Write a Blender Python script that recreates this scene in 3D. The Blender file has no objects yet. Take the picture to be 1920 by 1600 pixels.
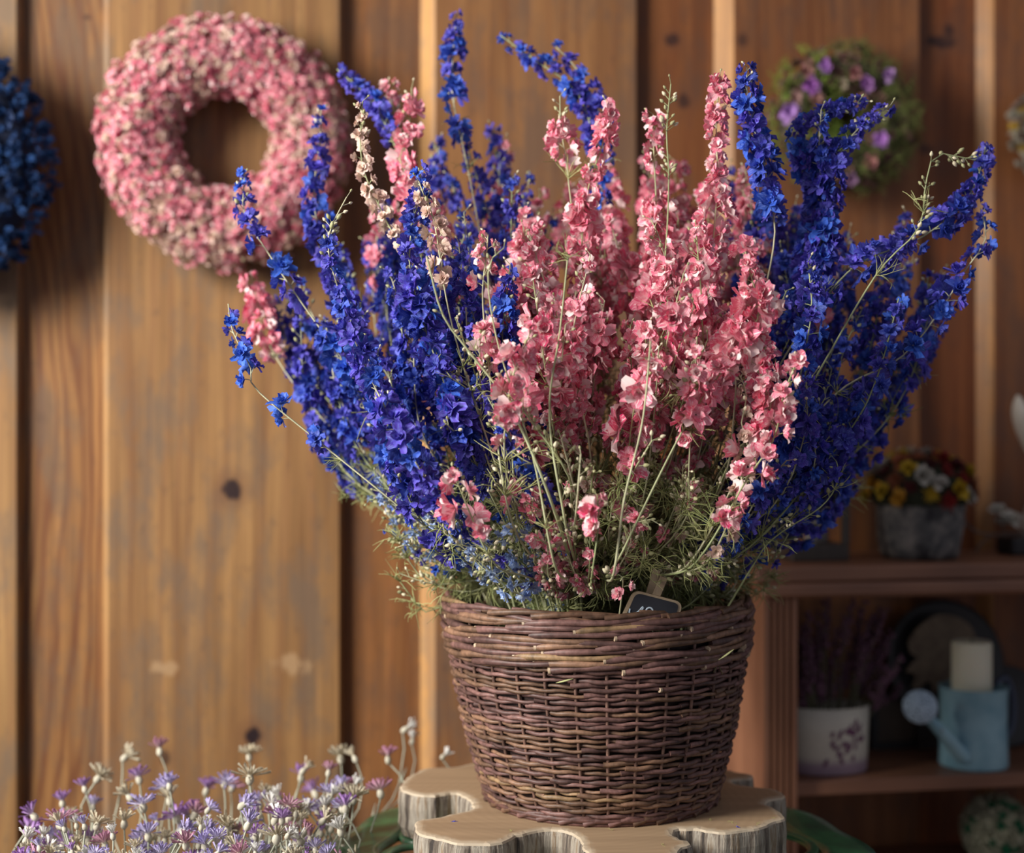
import bpy, math
import numpy as np
from mathutils import Vector, Matrix
rng = np.random.default_rng(7)
PI = math.pi
F = 2667.0
CZ = 1.23                       # camera height
COL = bpy.context.scene.collection

# ------------------------------------------------------------------ basics
def P(px, py, Y):               # photograph pixel at depth Y -> world point
    return np.array([(px-960)/F*Y, Y, CZ-(py-800)/F*Y])

def norm(v):
    v = np.asarray(v, float); n = np.linalg.norm(v)
    return v/n if n > 1e-12 else v

class MB:
    """numpy mesh collector: verts, quads/tris, a colour and a (u,v,rand) attribute per vertex"""
    def __init__(s): s.v=[]; s.f=[]; s.c=[]; s.p=[]; s.m=[]; s.n=0
    def add(s, v, f, c=(1,1,1), p=None, mi=0):
        v = np.asarray(v, float).reshape(-1,3); k=len(v)
        c = np.asarray(c, float)
        if c.ndim==1: c=np.tile(c,(k,1))
        if p is None: p=np.zeros((k,3))
        s.v.append(v); s.c.append(c); s.p.append(np.asarray(p,float))
        f=np.asarray(f)
        s.f.append(f+s.n); s.m.append(np.full(len(f),mi,int)); s.n+=k
    def mesh(s, name, mats, smooth=True):
        me=bpy.data.meshes.new(name)
        V=np.concatenate(s.v) if s.v else np.zeros((0,3))
        loops=[]; tot=[]; mi=[]
        for f,m in zip(s.f,s.m):
            if len(f)==0: continue
            loops.append(f.reshape(-1)); tot.append(np.full(len(f),f.shape[1])); mi.append(m)
        L=np.concatenate(loops).astype(np.int32); T=np.concatenate(tot).astype(np.int32)
        S=np.concatenate([[0],np.cumsum(T)[:-1]]).astype(np.int32)
        me.vertices.add(len(V)); me.vertices.foreach_set('co',V.astype(np.float32).reshape(-1))
        me.loops.add(len(L)); me.loops.foreach_set('vertex_index',L)
        me.polygons.add(len(T)); me.polygons.foreach_set('loop_start',S); me.polygons.foreach_set('loop_total',T)
        me.polygons.foreach_set('material_index',np.concatenate(mi).astype(np.int32))
        me.polygons.foreach_set('use_smooth',np.full(len(T),smooth))
        a=me.attributes.new('col','FLOAT_VECTOR','POINT'); a.data.foreach_set('vector',np.concatenate(s.c).astype(np.float32).reshape(-1))
        a=me.attributes.new('pv','FLOAT_VECTOR','POINT'); a.data.foreach_set('vector',np.concatenate(s.p).astype(np.float32).reshape(-1))
        me.update(calc_edges=True); me.validate()
        for m in (mats if isinstance(mats,(list,tuple)) else [mats]): me.materials.append(m)
        return me
    def obj(s, name, mats, parent=None, smooth=True):
        o=bpy.data.objects.new(name, s.mesh(name,mats,smooth)); COL.objects.link(o)
        if parent is not None: o.parent=parent
        return o

def tag(o, label, cat, group=None, kind=None):
    if label: o['label']=label
    if cat: o['category']=cat
    if group: o['group']=group
    if kind: o['kind']=kind
    return o
def thing(name, label, cat, loc=(0,0,0), rz=0, group=None):
    o=bpy.data.objects.new(name,None); COL.objects.link(o); o.empty_display_size=.02
    o.location=Vector([float(x) for x in loc]); o.rotation_euler=(0,0,rz)
    return tag(o,label,cat,group)

def frames(pts):
    pts=np.asarray(pts,float); n=len(pts)
    t=np.gradient(pts,axis=0); t/=np.maximum(np.linalg.norm(t,axis=1,keepdims=True),1e-12)
    ref=np.array([0,0,1.]) if abs(t[0][2])<.9 else np.array([1.,0,0])
    a=norm(np.cross(t[0],ref)); A=[a]
    for i in range(1,n):
        a=a-t[i]*np.dot(a,t[i]); a=norm(a); A.append(a)
    A=np.array(A); return t,A,np.cross(t,A)
def tube(mb, pts, r, sides=6, col=(1,1,1), cap=True, mi=0, rand=0, squash=1.0, closed=False):
    pts=np.asarray(pts,float); n=len(pts); r=np.broadcast_to(np.asarray(r,float),(n,))
    t,A,B=frames(pts)
    if closed:
        t=np.roll(pts,-1,0)-np.roll(pts,1,0); t/=np.linalg.norm(t,axis=1,keepdims=True)
        up=norm(np.cross(pts[0]-pts[n//2],pts[n//4]-pts[n//2])); A=np.tile(up,(n,1)); B=np.cross(t,A)
    an=np.arange(sides)/sides*2*PI
    v=pts[:,None,:]+r[:,None,None]*(np.cos(an)[None,:,None]*A[:,None,:]+squash*np.sin(an)[None,:,None]*B[:,None,:])
    v=v.reshape(-1,3)
    i=np.arange(n if closed else n-1)[:,None]*sides; j=np.arange(sides)[None,:]; j2=(j+1)%sides; i2=(i+sides)%(n*sides)
    f=np.stack([i+j,i+j2,i2+j2,i2+j],-1).reshape(-1,4)
    p=np.zeros((n*sides,3)); p[:,0]=np.tile(an/(2*PI),n); p[:,1]=np.repeat(np.linspace(0,1,n),sides); p[:,2]=rand
    col=np.asarray(col,float)
    if col.ndim==2 and len(col)==n: col=np.repeat(col,sides,0)
    mb.add(v,f,col,p,mi)
    if cap and not closed:
        c0=col if col.ndim==1 else col[0]; c1=col if col.ndim==1 else col[-1]
        mb.add(np.vstack([v[:sides],pts[0]]),[[ (k+1)%sides,k,sides] for k in range(sides)],c0,None,mi)
        mb.add(np.vstack([v[-sides:],pts[-1]]),[[k,(k+1)%sides,sides] for k in range(sides)],c1,None,mi)

def box(mb, lo, hi, col=(1,1,1), mi=0, bev=0.0):
    lo=np.array(lo,float); hi=np.array(hi,float)
    if bev<=0:
        v=[[ (lo,hi)[i][0],(lo,hi)[j][1],(lo,hi)[k][2]] for i in (0,1) for j in (0,1) for k in (0,1)]
        f=[[0,1,3,2],[4,6,7,5],[0,4,5,1],[2,3,7,6],[0,2,6,4],[1,5,7,3]]
        mb.add(v,f,col,None,mi); return
    b=bev; c=(lo+hi)/2; h=(hi-lo)/2
    vs=[];idx={}
    for sx in(-1,1):
        for sy in(-1,1):
            for sz in(-1,1):
                for ax in range(3):
                    q=np.array([sx,sy,sz])*h; 
                    for k in range(3):
                        if k!=ax: q[k]-=np.array([sx,sy,sz])[k]*b
                    idx[(sx,sy,sz,ax)]=len(vs); vs.append(c+q)
    f4=[];f3=[]
    for ax in range(3):
        o=[k for k in range(3) if k!=ax]
        for s in(-1,1):
            q=[]
            for (a_,b_) in((-1,-1),(1,-1),(1,1),(-1,1)):
                k=[0,0,0];k[ax]=s;k[o[0]]=a_;k[o[1]]=b_;q.append(idx[(*k,ax)])
            f4.append(q)
        for a_ in(-1,1):
            for b_ in(-1,1):
                k1=[0,0,0];k1[o[0]]=a_;k1[o[1]]=b_;k1[ax]=-1;k2=list(k1);k2[ax]=1
                f4.append([idx[(*k1,o[0])],idx[(*k2,o[0])],idx[(*k2,o[1])],idx[(*k1,o[1])]])
    for sx in(-1,1):
        for sy in(-1,1):
            for sz in(-1,1): f3.append([idx[(sx,sy,sz,k)] for k in range(3)])
    vs=np.array(vs); n=len(vs)
    def orient(fs):
        out=[]
        for q in fs:
            a,b_,d=vs[q[0]],vs[q[1]],vs[q[2]]
            if np.dot(np.cross(b_-a,d-a),vs[q].mean(0)-c)<0: q=q[::-1]
            out.append(q)
        return out
    mb.add(vs,orient(f4),col,None,mi); mb.add(vs,orient(f3),col,None,mi)

def lathe(mb, prof, seg=40, col=(1,1,1), mi=0, sx=1, sy=1, c=(0,0,0), fn=None):
    prof=np.array(prof,float); n=len(prof); a=np.arange(seg)/seg*2*PI
    v=np.stack([prof[:,0][:,None]*np.cos(a)*sx, prof[:,0][:,None]*np.sin(a)*sy, np.tile(prof[:,1][:,None],(1,seg))],-1).reshape(-1,3)
    if fn is not None: v=fn(v)
    v=v+np.array(c)
    i=np.arange(n-1)[:,None]*seg; j=np.arange(seg)[None,:]; j2=(j+1)%seg
    mb.add(v,np.stack([i+j,i+j2,i+seg+j2,i+seg+j],-1).reshape(-1,4),col,None,mi)

def prism(mb, out, z0, z1, col=(1,1,1), mi_side=0, mi_top=0, rings=None, colside=None):
    """solid with outline out (n,2); top is an inset fan of rings so it shades well"""
    out=np.array(out,float); n=len(out); c=out.mean(0)
    zs=np.linspace(z0,z1,5)
    v=np.concatenate([np.c_[out,np.full(n,z)] for z in zs])
    i=np.arange(4)[:,None]*n; j=np.arange(n)[None,:]; j2=(j+1)%n
    mb.add(v,np.stack([i+j,i+j2,i+n+j2,i+n+j],-1).reshape(-1,4),col if colside is None else colside,None,mi_side)
    for z,fl in((z1,False),(z0,True)):
        v=np.vstack([np.c_[out,np.full(n,z)],[*c,z]])
        f=[[k,(k+1)%n,n] if not fl else [(k+1)%n,k,n] for k in range(n)]
        mb.add(v,f,col,None,mi_top)

def spline(ctrl, n=24):
    ctrl=np.asarray(ctrl,float)
    if len(ctrl)==2: return ctrl[0]+(ctrl[1]-ctrl[0])*np.linspace(0,1,n)[:,None]
    p=np.vstack([2*ctrl[0]-ctrl[1],ctrl,2*ctrl[-1]-ctrl[-2]]); m=len(ctrl)-1; out=[]
    for s in np.linspace(0,m-1e-6,n*3):
        i=int(s); t=s-i; a,b,c,d=p[i:i+4]
        out.append(.5*((2*b)+(-a+c)*t+(2*a-5*b+4*c-d)*t*t+(-a+3*b-3*c+d)*t**3))
    out=np.array(out); L=np.concatenate([[0],np.cumsum(np.linalg.norm(np.diff(out,axis=0),axis=1))])
    s=np.linspace(0,L[-1],n)
    return np.stack([np.interp(s,L,out[:,k]) for k in range(3)],-1)

# ------------------------------------------------------------------ materials
def mat(name, base=(.5,.5,.5), rough=.6, **kw):
    m=bpy.data.materials.new(name); m.use_nodes=True
    b=m.node_tree.nodes['Principled BSDF']
    b.inputs['Base Color'].default_value=(*base,1); b.inputs['Roughness'].default_value=rough
    for k,v in kw.items(): b.inputs[k.replace('_',' ')].default_value=v
    return m
class N:
    def __init__(s,m): s.t=m.node_tree; s.b=s.t.nodes['Principled BSDF']; s.out=s.t.nodes['Material Output']
    def n(s,typ,**kw):
        x=s.t.nodes.new('ShaderNode'+typ)
        for k,v in kw.items(): setattr(x,k,v)
        return x
    def l(s,a,b): s.t.links.new(a,b)
    def attr(s,name): x=s.n('Attribute'); x.attribute_name=name; return x.outputs['Vector']
    def obj(s): return s.n('TexCoord').outputs['Object']
    def mapping(s,vec,scale=(1,1,1),loc=(0,0,0),rot=(0,0,0)):
        x=s.n('Mapping'); x.inputs['Scale'].default_value=scale; x.inputs['Location'].default_value=loc; x.inputs['Rotation'].default_value=rot; s.l(vec,x.inputs['Vector']); return x.outputs[0]
    def noise(s,vec,scale=5,detail=3,rough=.5,dist=0):
        x=s.n('TexNoise'); x.inputs['Scale'].default_value=scale; x.inputs['Detail'].default_value=detail; x.inputs['Roughness'].default_value=rough; x.inputs['Distortion'].default_value=dist
        s.l(vec,x.inputs['Vector']); return x.outputs['Fac']
    def ramp(s,fac,stops):
        x=s.n('ValToRGB'); e=x.color_ramp.elements
        while len(e)<len(stops): e.new(.5)
        for i,(p,c) in enumerate(stops):
            e[i].position=p; e[i].color=(*c,1) if not np.isscalar(c) else (c,c,c,1)
        s.l(fac,x.inputs[0]); return x.outputs[0]
    def mix(s,fac,a,b,mode='MIX'):
        x=s.n('Mix',data_type='RGBA',blend_type=mode)
        for ix,val in((0,fac),(6,a),(7,b)):
            sock=x.inputs[ix]
            if hasattr(val,'links'): s.l(val,sock)
            elif np.isscalar(val): sock.default_value=val if ix==0 else (val,val,val,1)
            else: sock.default_value=(*val,1)
        return x.outputs[2]
    def math(s,op,a,b=None,c=None):
        x=s.n('Math',operation=op)
        for k,val in enumerate((a,b,c)):
            if val is None: continue
            if hasattr(val,'links'): s.l(val,x.inputs[k])
            else: x.inputs[k].default_value=val
        return x.outputs[0]
    def color(s,c): s.l(c,s.b.inputs['Base Color'])
    def bump(s,h,strength=.3,dist=.002):
        x=s.n('Bump'); x.inputs['Strength'].default_value=strength; x.inputs['Distance'].default_value=dist; s.l(h,x.inputs['Height']); s.l(x.outputs[0],s.b.inputs['Normal'])

def petal_mat(name, pale, amt=(.35,.75), transl=.25, rough=.55):
    m=mat(name,(.5,.5,.5),rough); n=N(m); n.b.inputs['Specular IOR Level'].default_value=.25
    pv=n.attr('pv'); col=n.attr('col')
    st=n.noise(n.mapping(pv,(7,1.2,37)),1.6,2,.6)
    st=n.ramp(st,[(amt[0],0.),(amt[1],1.)])
    c=n.mix(st,col,pale)
    n.color(c)
    t=n.n('BsdfTranslucent'); n.l(c,t.inputs['Color']); mx=n.n('MixShader'); mx.inputs[0].default_value=transl
    n.l(n.b.outputs[0],mx.inputs[1]); n.l(t.outputs[0],mx.inputs[2]); n.l(mx.outputs[0],n.out.inputs['Surface'])
    return m
def vcol_mat(name, rough=.6, var=.25, scale=60, transl=0, spec=.3):
    m=mat(name,(.5,.5,.5),rough); n=N(m); n.b.inputs['Specular IOR Level'].default_value=spec
    nz=n.noise(n.obj(),scale,3,.6); k=n.ramp(nz,[(.3,1-var),(.7,1+var*.4)])
    c=n.mix(1.,n.attr('col'),k,'MULTIPLY'); n.color(c)
    if transl:
        t=n.n('BsdfTranslucent'); n.l(c,t.inputs['Color']); mx=n.n('MixShader'); mx.inputs[0].default_value=transl
        n.l(n.b.outputs[0],mx.inputs[1]); n.l(t.outputs[0],mx.inputs[2]); n.l(mx.outputs[0],n.out.inputs['Surface'])
    return m
def wood_mat(name, a, b, sc=(40,40,2), rough=.55, vcol=False):
    m=mat(name,a,rough); n=N(m); o=n.obj()
    g=n.noise(n.mapping(o,sc),1.0,5,.6,.6); c=n.ramp(g,[(.3,b),(.65,a)])
    bl=n.noise(o,5,3,.5); c=n.mix(1.,c,n.ramp(bl,[(.3,.75),(.7,1.1)]),'MULTIPLY')
    if vcol: c=n.mix(1.,c,n.attr('col'),'MULTIPLY')
    n.color(c); n.bump(g,.25,.002); return m

M_PINK=petal_mat('pink_petal',(.97,.82,.82),(.50,.68),.2)
M_BLUE=petal_mat('blue_petal',(.26,.36,.88),(.50,.80))
M_LBLUE=petal_mat('pale_blue_petal',(.75,.85,.92),(.4,.7))
M_CREAM=petal_mat('cream_petal',(.86,.78,.66),(.40,.8))
M_STEM=vcol_mat('larkspur_stem',.6,.3,40)
M_LEAF=vcol_mat('larkspur_foliage',.7,.3,30,.2)
M_BUD=vcol_mat('larkspur_bud',.6,.2,80,.15)

# ------------------------------------------------------------------ flower templates
def petal(L, W, elev, az, r, curl=.35, cup=.3, nu=3, nv=4, crumple=.10, base=.08, point=False):
    u=np.linspace(-1,1,nu); v=np.linspace(0,1,nv); U,V=np.meshgrid(u,v)
    w=W*np.sin(np.clip(V*(.80 if point else .70)+.12,0,1)*PI)**(.75 if point else .6)
    x=base+L*V; y=U*w*.5; z=cup*L*(U**2)*.35*V+ -curl*L*V**2*.5
    X=np.stack([x,y,z],-1)
    X+=r.normal(0,crumple*L*.55,X.shape)*(V[...,None]*.9+.1)
    ce,se=math.cos(elev),math.sin(elev)
    xr=X[...,0]*ce-X[...,2]*se; zr=X[...,0]*se+X[...,2]*ce
    ca,sa=math.cos(az),math.sin(az)
    Q=np.stack([xr*ca-X[...,1]*sa, xr*sa+X[...,1]*ca, zr],-1).reshape(-1,3)
    i=np.arange(nv-1)[:,None]*nu; j=np.arange(nu-1)[None,:]
    f=np.stack([i+j,i+j+1,i+nu+j+1,i+nu+j],-1).reshape(-1,4)
    pr=np.stack([U.reshape(-1)*.5,V.reshape(-1),np.full(U.size,r.random())],-1)
    return Q,f,pr
class Tmpl:
    def __init__(s): s.v=[];s.f=[];s.p=[];s.n=0
    def add(s,v,f,p): s.v.append(v); s.f.append(np.asarray(f)+s.n); s.p.append(p); s.n+=len(v)
    def done(s): s.V=np.concatenate(s.v); s.Fc=np.concatenate(s.f); s.Pv=np.concatenate(s.p); return s
def floret(seed, openn=1.0, layers=((6,1.0,.74,.35),(6,.88,.68,.80),(4,.66,.58,1.15)), crumple=.11):
    r=np.random.default_rng(seed); t=Tmpl()
    for k,(n,L,W,el) in enumerate(layers):
        a0=r.random()*6.28
        for i in range(n):
            t.add(*petal(L*r.uniform(.8,1.1),W*r.uniform(.85,1.2),el/openn+r.normal(0,.16),a0+i/n*2*PI+r.normal(0,.15),r,r.uniform(.1,.7),r.uniform(.2,.9),crumple=crumple))
    t.done(); return t
PINK_T=[floret(s,o) for s,o in zip(range(10,19),(1,.9,.75,1.1,.6,1,.8,1.2,.7))]
BLUE_T=[floret(s,o,((6,1.0,.60,.35),(5,.82,.54,.8),(4,.55,.45,1.2)),.13) for s,o in zip(range(30,39),(1,.9,.7,1.2,.6,1,.8,1.3,.75))]
def bud_t():
    t=Tmpl(); prof=[(0,-.9),(.35,-.75),(.62,-.3),(.6,.2),(.38,.7),(.12,1.05)]
    seg=7;a=np.arange(seg)/seg*2*PI
    V=np.array([[r_*math.cos(x),r_*math.sin(x),z] for r_,z in prof for x in a])
    i=np.arange(len(prof)-1)[:,None]*seg;j=np.arange(seg)[None,:];j2=(j+1)%seg
    t.add(V,np.stack([i+j,i+j2,i+seg+j2,i+seg+j],-1).reshape(-1,4),np.zeros((len(V),3))); return t.done()
BUD=bud_t()
def tuft(seed,n=9,curl=1.0,w=.018):
    r=np.random.default_rng(seed); t=Tmpl()
    for i in range(n):
        az=r.random()*6.28; el=r.uniform(.25,1.3); L=r.uniform(.55,1.1); k=5
        pts=[np.zeros(3)]; d=np.array([math.cos(az)*math.cos(el),math.sin(az)*math.cos(el),math.sin(el)])
        bend=r.normal(0,.5*curl,3)
        for q in range(k):
            d=norm(d+bend*.35+r.normal(0,.12,3)); pts.append(pts[-1]+d*L/k)
            if q==2 and r.random()<.6:
                mb=MB(); d2=norm(d+r.normal(0,.6,3)); pp=[pts[-1]]
                for qq in range(3): d2=norm(d2+bend*.5+r.normal(0,.15,3)); pp.append(pp[-1]+d2*L*.17)
                tube(mb,pp,[w,w*.9,w*.7,w*.3],3,cap=False); t.add(mb.v[0],mb.f[0],mb.p[0])
        mb=MB(); tube(mb,pts,np.linspace(w,w*.35,len(pts)),3,cap=False); t.add(mb.v[0],mb.f[0],mb.p[0])
    return t.done()
TUFT=[tuft(60+s,10,c) for s,c in enumerate((1,.6,1.5,1,.4,1.8))]
def star(seed, n=26, el0=.35, el1=1.25, W=.16):
    r=np.random.default_rng(seed); t=Tmpl()
    for i in range(n):
        f=i/n; t.add(*petal(r.uniform(.75,1.1)*(1-.25*f),W,el0+(el1-el0)*f+r.normal(0,.1),i*2.4,r,r.uniform(-.2,.3),.4,3,4,.02,.12,True))
    return t.done()
STAR=[star(80,26,.25,1.2),star(81,22,.7,1.35),star(82,26,.05,1.0),star(83,18,1.0,1.45)]

def rotz_to(d, spin):
    d=norm(d); ref=np.array([0,0,1.]) if abs(d[2])<.9 else np.array([1.,0,0])
    a=norm(np.cross(ref,d)); b=np.cross(d,a); c,s=math.cos(spin),math.sin(spin)
    return np.stack([a*c+b*s,-a*s+b*c,d],1)
def put(mb, T, pos, d, s, spin, colfn, mi=0, rnd=0., flat=1.0):
    R=rotz_to(d,spin); V=(T.V*np.array([1,1,flat])*s)@R.T+np.asarray(pos)
    c=colfn(T.Pv) if callable(colfn) else colfn
    p=T.Pv.copy(); p[:,2]+=rnd
    mb.add(V,T.Fc,c,p,mi)

def pinkcol(r, tone=None):
    k=r.random() if tone is None else tone
    tip=np.array([.72,.030,.155])*(1-k)+np.array([.86,.20,.31])*k
    base=np.array([.92,.50,.56])*(.9+.15*r.random()); wh=np.array([.97,.84,.80])
    pw=r.uniform(.5,1.2)
    def fn(pv):
        v=np.clip(pv[:,1:2],0,1)**pw; j=(pv[:,2:3]%1-.5)*.7
        m=np.clip(v+j,0,1); c=base*(1-m)+tip*m; w=((pv[:,2:3]*7.13)%1<.28)*.85; return c*(1-w)+wh*w
    return fn
def bluecol(r, tone=None):
    k=r.random() if tone is None else tone
    a=np.array([.045,.040,.40]); b=np.array([.12,.065,.50]); c=np.array([.035,.12,.58])
    tip=a*(1-k)+(b if r.random()<.6 else c)*k; base=tip*.75+np.array([.02,.05,.12])
    def fn(pv):
        v=np.clip(pv[:,1:2],0,1); j=1+(pv[:,2:3]%1-.5)*.7
        return (base*(1-v)+tip*v)*j
    return fn
def lbluecol(r):
    tip=np.array([.05,.18,.68])*(.6+.7*r.random()); base=np.array([.5,.62,.75])
    return lambda pv: base*(1-np.clip(pv[:,1:2]*.9,0,1))+tip*np.clip(pv[:,1:2]*.9,0,1)
def creamcol(r):
    base=np.array([.62,.52,.36]); tip=np.array([.84,.55,.50])*(.85+.2*r.random())
    return lambda pv: base*(1-np.clip(pv[:,1:2],0,1))+tip*np.clip(pv[:,1:2],0,1)
KIND={'pink':(PINK_T,pinkcol,M_PINK,.0152),'blue':(BLUE_T,bluecol,M_BLUE,.0128),
      'pale':(BLUE_T,lbluecol,M_LBLUE,.009),'cream':(PINK_T,creamcol,M_CREAM,.0105)}
# shared blossom meshes for the stalks whose blossoms are parts of their own
SHARED={}
for kd,(TT,cf,mt,rd) in KIND.items():
    r=np.random.default_rng(5); L=[]
    for T in TT:
        for q in range(3):
            mb=MB(); put(mb,T,(0,0,0),(0,0,1),1.0,0,cf(r),0,r.random()*9); L.append(mb.mesh(kd+'_blossom',mt))
    SHARED[kd]=L

BUDM=[]
for c_ in ((.50,.50,.27),(.42,.42,.22),(.80,.74,.52),(.70,.62,.45)):
    mb=MB(); put(mb,BUD,(0,0,0),(0,0,1),1,0,np.array(c_)); BUDM.append(mb.mesh('bud',M_BUD))
BASKET=np.array([.1095,1.86]); RIMZ=1.003
def stem_color(r): 
    k=r.random(); return np.array([.36,.42,.20])*(1-k)+np.array([.56,.54,.36])*k
def stalk(kind, pts, label, group, r, spike=(.6,1.), step=.0085, size=1.0, indiv=False, tufts=5, tuftlen=.042, buds=4, clumps=None, stemr=.0017, name='larkspur_stalk', budrange=None, tipbuds=True, extra=0):
    """one larkspur stalk: stem, blossoms, buds, feathery foliage"""
    pts=np.asarray(pts,float); o=pts[0].copy(); q=pts-o; n=len(q)
    root=thing(name,label,'flower stalk' if name=='larkspur_stalk' else 'leafy stem',o,0,group)
    seg=np.linalg.norm(np.diff(q,axis=0),axis=1); L=np.concatenate([[0],np.cumsum(seg)]); tot=L[-1]
    at=lambda s: np.array([np.interp(s*tot,L,q[:,k]) for k in range(3)])
    tan=lambda s: norm(at(min(1,s+.02))-at(max(0,s-.02)))
    sc=stem_color(r); st=MB()
    tube(st,q,np.linspace(stemr*1.15,stemr*.45,n),5,sc)
    bl=MB(); cnt=0
    if kind:
        TT,cf,mt,rd=KIND[kind]; ph=r.random()*6.28; tone0=r.random()
        skip=.16 if extra else 0; gap=r.uniform(.15,.8) if extra and r.random()<.5 else 9
        low=sorted(r.uniform(spike[0]*.72,spike[0],extra)) if extra else []
        run=list(low); s=spike[0]
        while s<spike[1]:
            if run: s_keep=s; s=run.pop(0)
            else: s_keep=None
            f=(s-spike[0])/max(1e-6,spike[1]-spike[0])
            ok = (clumps is None or any(a<=f<=b for a,b in clumps)) and not (gap<f<gap+.09) and not (skip and r.random()<skip)
            f=max(f,0)
            if not ok and bl.n: bl.obj('flower_spike',mt,root); bl=MB(); cnt=0
            if ok:
                tp=1.0-.45*max(0,(f-.6)/.4); tp*=1-.25*max(0,(.15-f)/.15); tp*=1+(.20 if kind=='pink' else .10)*math.sin(f*19+tone0*9)
                ph+=2.4+r.normal(0,.3); t_=tan(s); R=rotz_to(t_,ph); side=R[:,0]
                d=norm(side*1.0+t_*r.uniform(.05,.6)+r.normal(0,.12,3)); off=rd*size*tp*r.uniform(.55,.95)
                pos=at(s)+d*off*.8; sz=rd*size*tp*r.uniform(.8,1.2)
                tube(st,[at(s)-t_*.003,at(s)*.5+pos*.5-t_*.001,pos],.0006,3,sc,False)
                k=int(r.integers(len(TT)))
                if indiv or s_keep is not None:
                    b=bpy.data.objects.new('blossom',SHARED[kind][k*3+int(r.integers(3))]); COL.objects.link(b); b.parent=root
                    Rb=rotz_to(d,r.random()*6.28)
                    b.matrix_local=Matrix([[*(Rb[i]*sz),pos[i]] for i in range(3)]+[[0,0,0,1]])
                else:
                    tone=np.clip(tone0*.5+r.random()*.5,0,1) if kind in('pink','blue') else None
                    put(bl,TT[k],pos,d,sz,r.random()*6.28,cf(r,tone) if tone is not None else cf(r),0,r.random()*9)
                    cnt+=1
            s=s_keep if s_keep is not None else s+step/tot*r.uniform(.75,1.3)
    bd=MB(); bt=[]
    if tipbuds and buds:
        for i in range(5): bt.append((1-.012*i/max(tot,.1)*1.0, .0022+.0005*i))
    lo,hi=budrange or (spike[0]*.55,spike[0])
    for i in range(buds):
        s=r.uniform(lo,hi)
        for k in range(int(r.integers(1,4))): bt.append((s+r.normal(0,.006),r.uniform(.0026,.0042)))
    for s,rr in bt:
        s=float(np.clip(s,0,1)); t_=tan(s); R=rotz_to(t_,r.random()*6.28); d=norm(R[:,0]*.8+t_*r.uniform(.5,1)); L_=.005+.006*r.random()
        p=at(s)+d*(L_+rr); tube(st,[at(s),p],.0005,3,sc,False)
        bc=np.array([.55,.55,.30])*(.7+.4*r.random()) if r.random()<.5 else np.array([.80,.74,.52])
        if indiv:
            b=bpy.data.objects.new('bud',BUDM[int(r.integers(len(BUDM)))]); COL.objects.link(b); b.parent=root
            Rb=rotz_to(d,0); b.matrix_local=Matrix([[*(Rb[k]*rr),p[k]] for k in range(3)]+[[0,0,0,1]])
        else: put(st,BUD,p,d,rr,0,bc,1)
    fo=MB()
    for i in range(tufts):
        s=r.uniform(.18,max(.3,spike[0]*1.05)) ; t_=tan(s); R=rotz_to(t_,r.random()*6.28)
        k=r.random(); lc=np.array([.30,.36,.13])*(1-k)+np.array([.60,.60,.28])*k
        d=norm(R[:,0]*.7+t_); put(fo,TUFT[int(r.integers(6))],at(s),d,tuftlen*r.uniform(.6,1.25),r.random()*6,lc)
    st.obj('stem',[M_STEM,M_BUD],root)
    if bl.n: bl.obj('flower_spike',mt,root)
    if fo.n: fo.obj('foliage',M_LEAF,root)
    return root

def rim_path(tip, r, bow=.0, tipdir=None, n=26):
    """from inside the basket, over the rim, to the tip"""
    tip=np.asarray(tip,float); dx=tip[0]-BASKET[0]; dy=tip[1]-BASKET[1]
    k=np.array([np.clip(dx/.55,-1,1)*.165, np.clip(dy/.34,-1,1)*.125]); rr=np.linalg.norm(k)
    if rr>.165: k*=.165/rr
    k=k+r.normal(0,.012,2)
    R=np.array([BASKET[0]+k[0],BASKET[1]+k[1],RIMZ+.02]); B=np.array([BASKET[0]+k[0]*.62,BASKET[1]+k[1]*.62,.80])
    if abs(R[0]-.165)<.085 and R[1]<1.81: R[1]=1.81+.02*r.random(); B[1]=max(B[1],1.80)
    m=R+(tip-R)*.5; L=np.linalg.norm(tip-R)
    out=norm([dx,dy,0.]); m=m+out*bow*L-np.array([0,0,1])*bow*L*.6+r.normal(0,.018,3)
    m2=R+(tip-R)*.8+(m-(R+(tip-R)*.5))*.6+r.normal(0,.012,3)
    return spline([B,R,m,m2,tip],n)

# ---- the hand-placed stalks, read off the photograph: (kind, [(px,py)...tip first], depth tip, depth low, spike fraction range, options)
def hero(kind, px, Yt, Yb, label, spike, r, **kw):
    c=[P(x,y,Yt+(Yb-Yt)*i/max(1,len(px)-1)) for i,(x,y) in enumerate(px)][::-1]
    last=c[0]; dx=np.clip((last[0]-BASKET[0])*.5,-.16,.16); dy=np.clip((last[1]-BASKET[1])*.5,-.12,.12)
    k=np.array([dx,dy]); 
    if np.linalg.norm(k)>.16: k*=.16/np.linalg.norm(k)
    if abs(BASKET[0]+k[0]-.165)<.075 and BASKET[1]+k[1]<1.80: k[1]=1.80-BASKET[1]
    if last[2]>RIMZ+.06: c=[np.array([BASKET[0]+k[0],BASKET[1]+k[1],RIMZ+.015])]+c
    c=[np.array([BASKET[0]+k[0]*.7,BASKET[1]+k[1]*.7,.82])]+c
    if kind=='blue': kw['size']=kw.get('size',1)*1.18
    return stalk(kind,spline(c,44),label,None,r,spike=spike,**kw)
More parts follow.
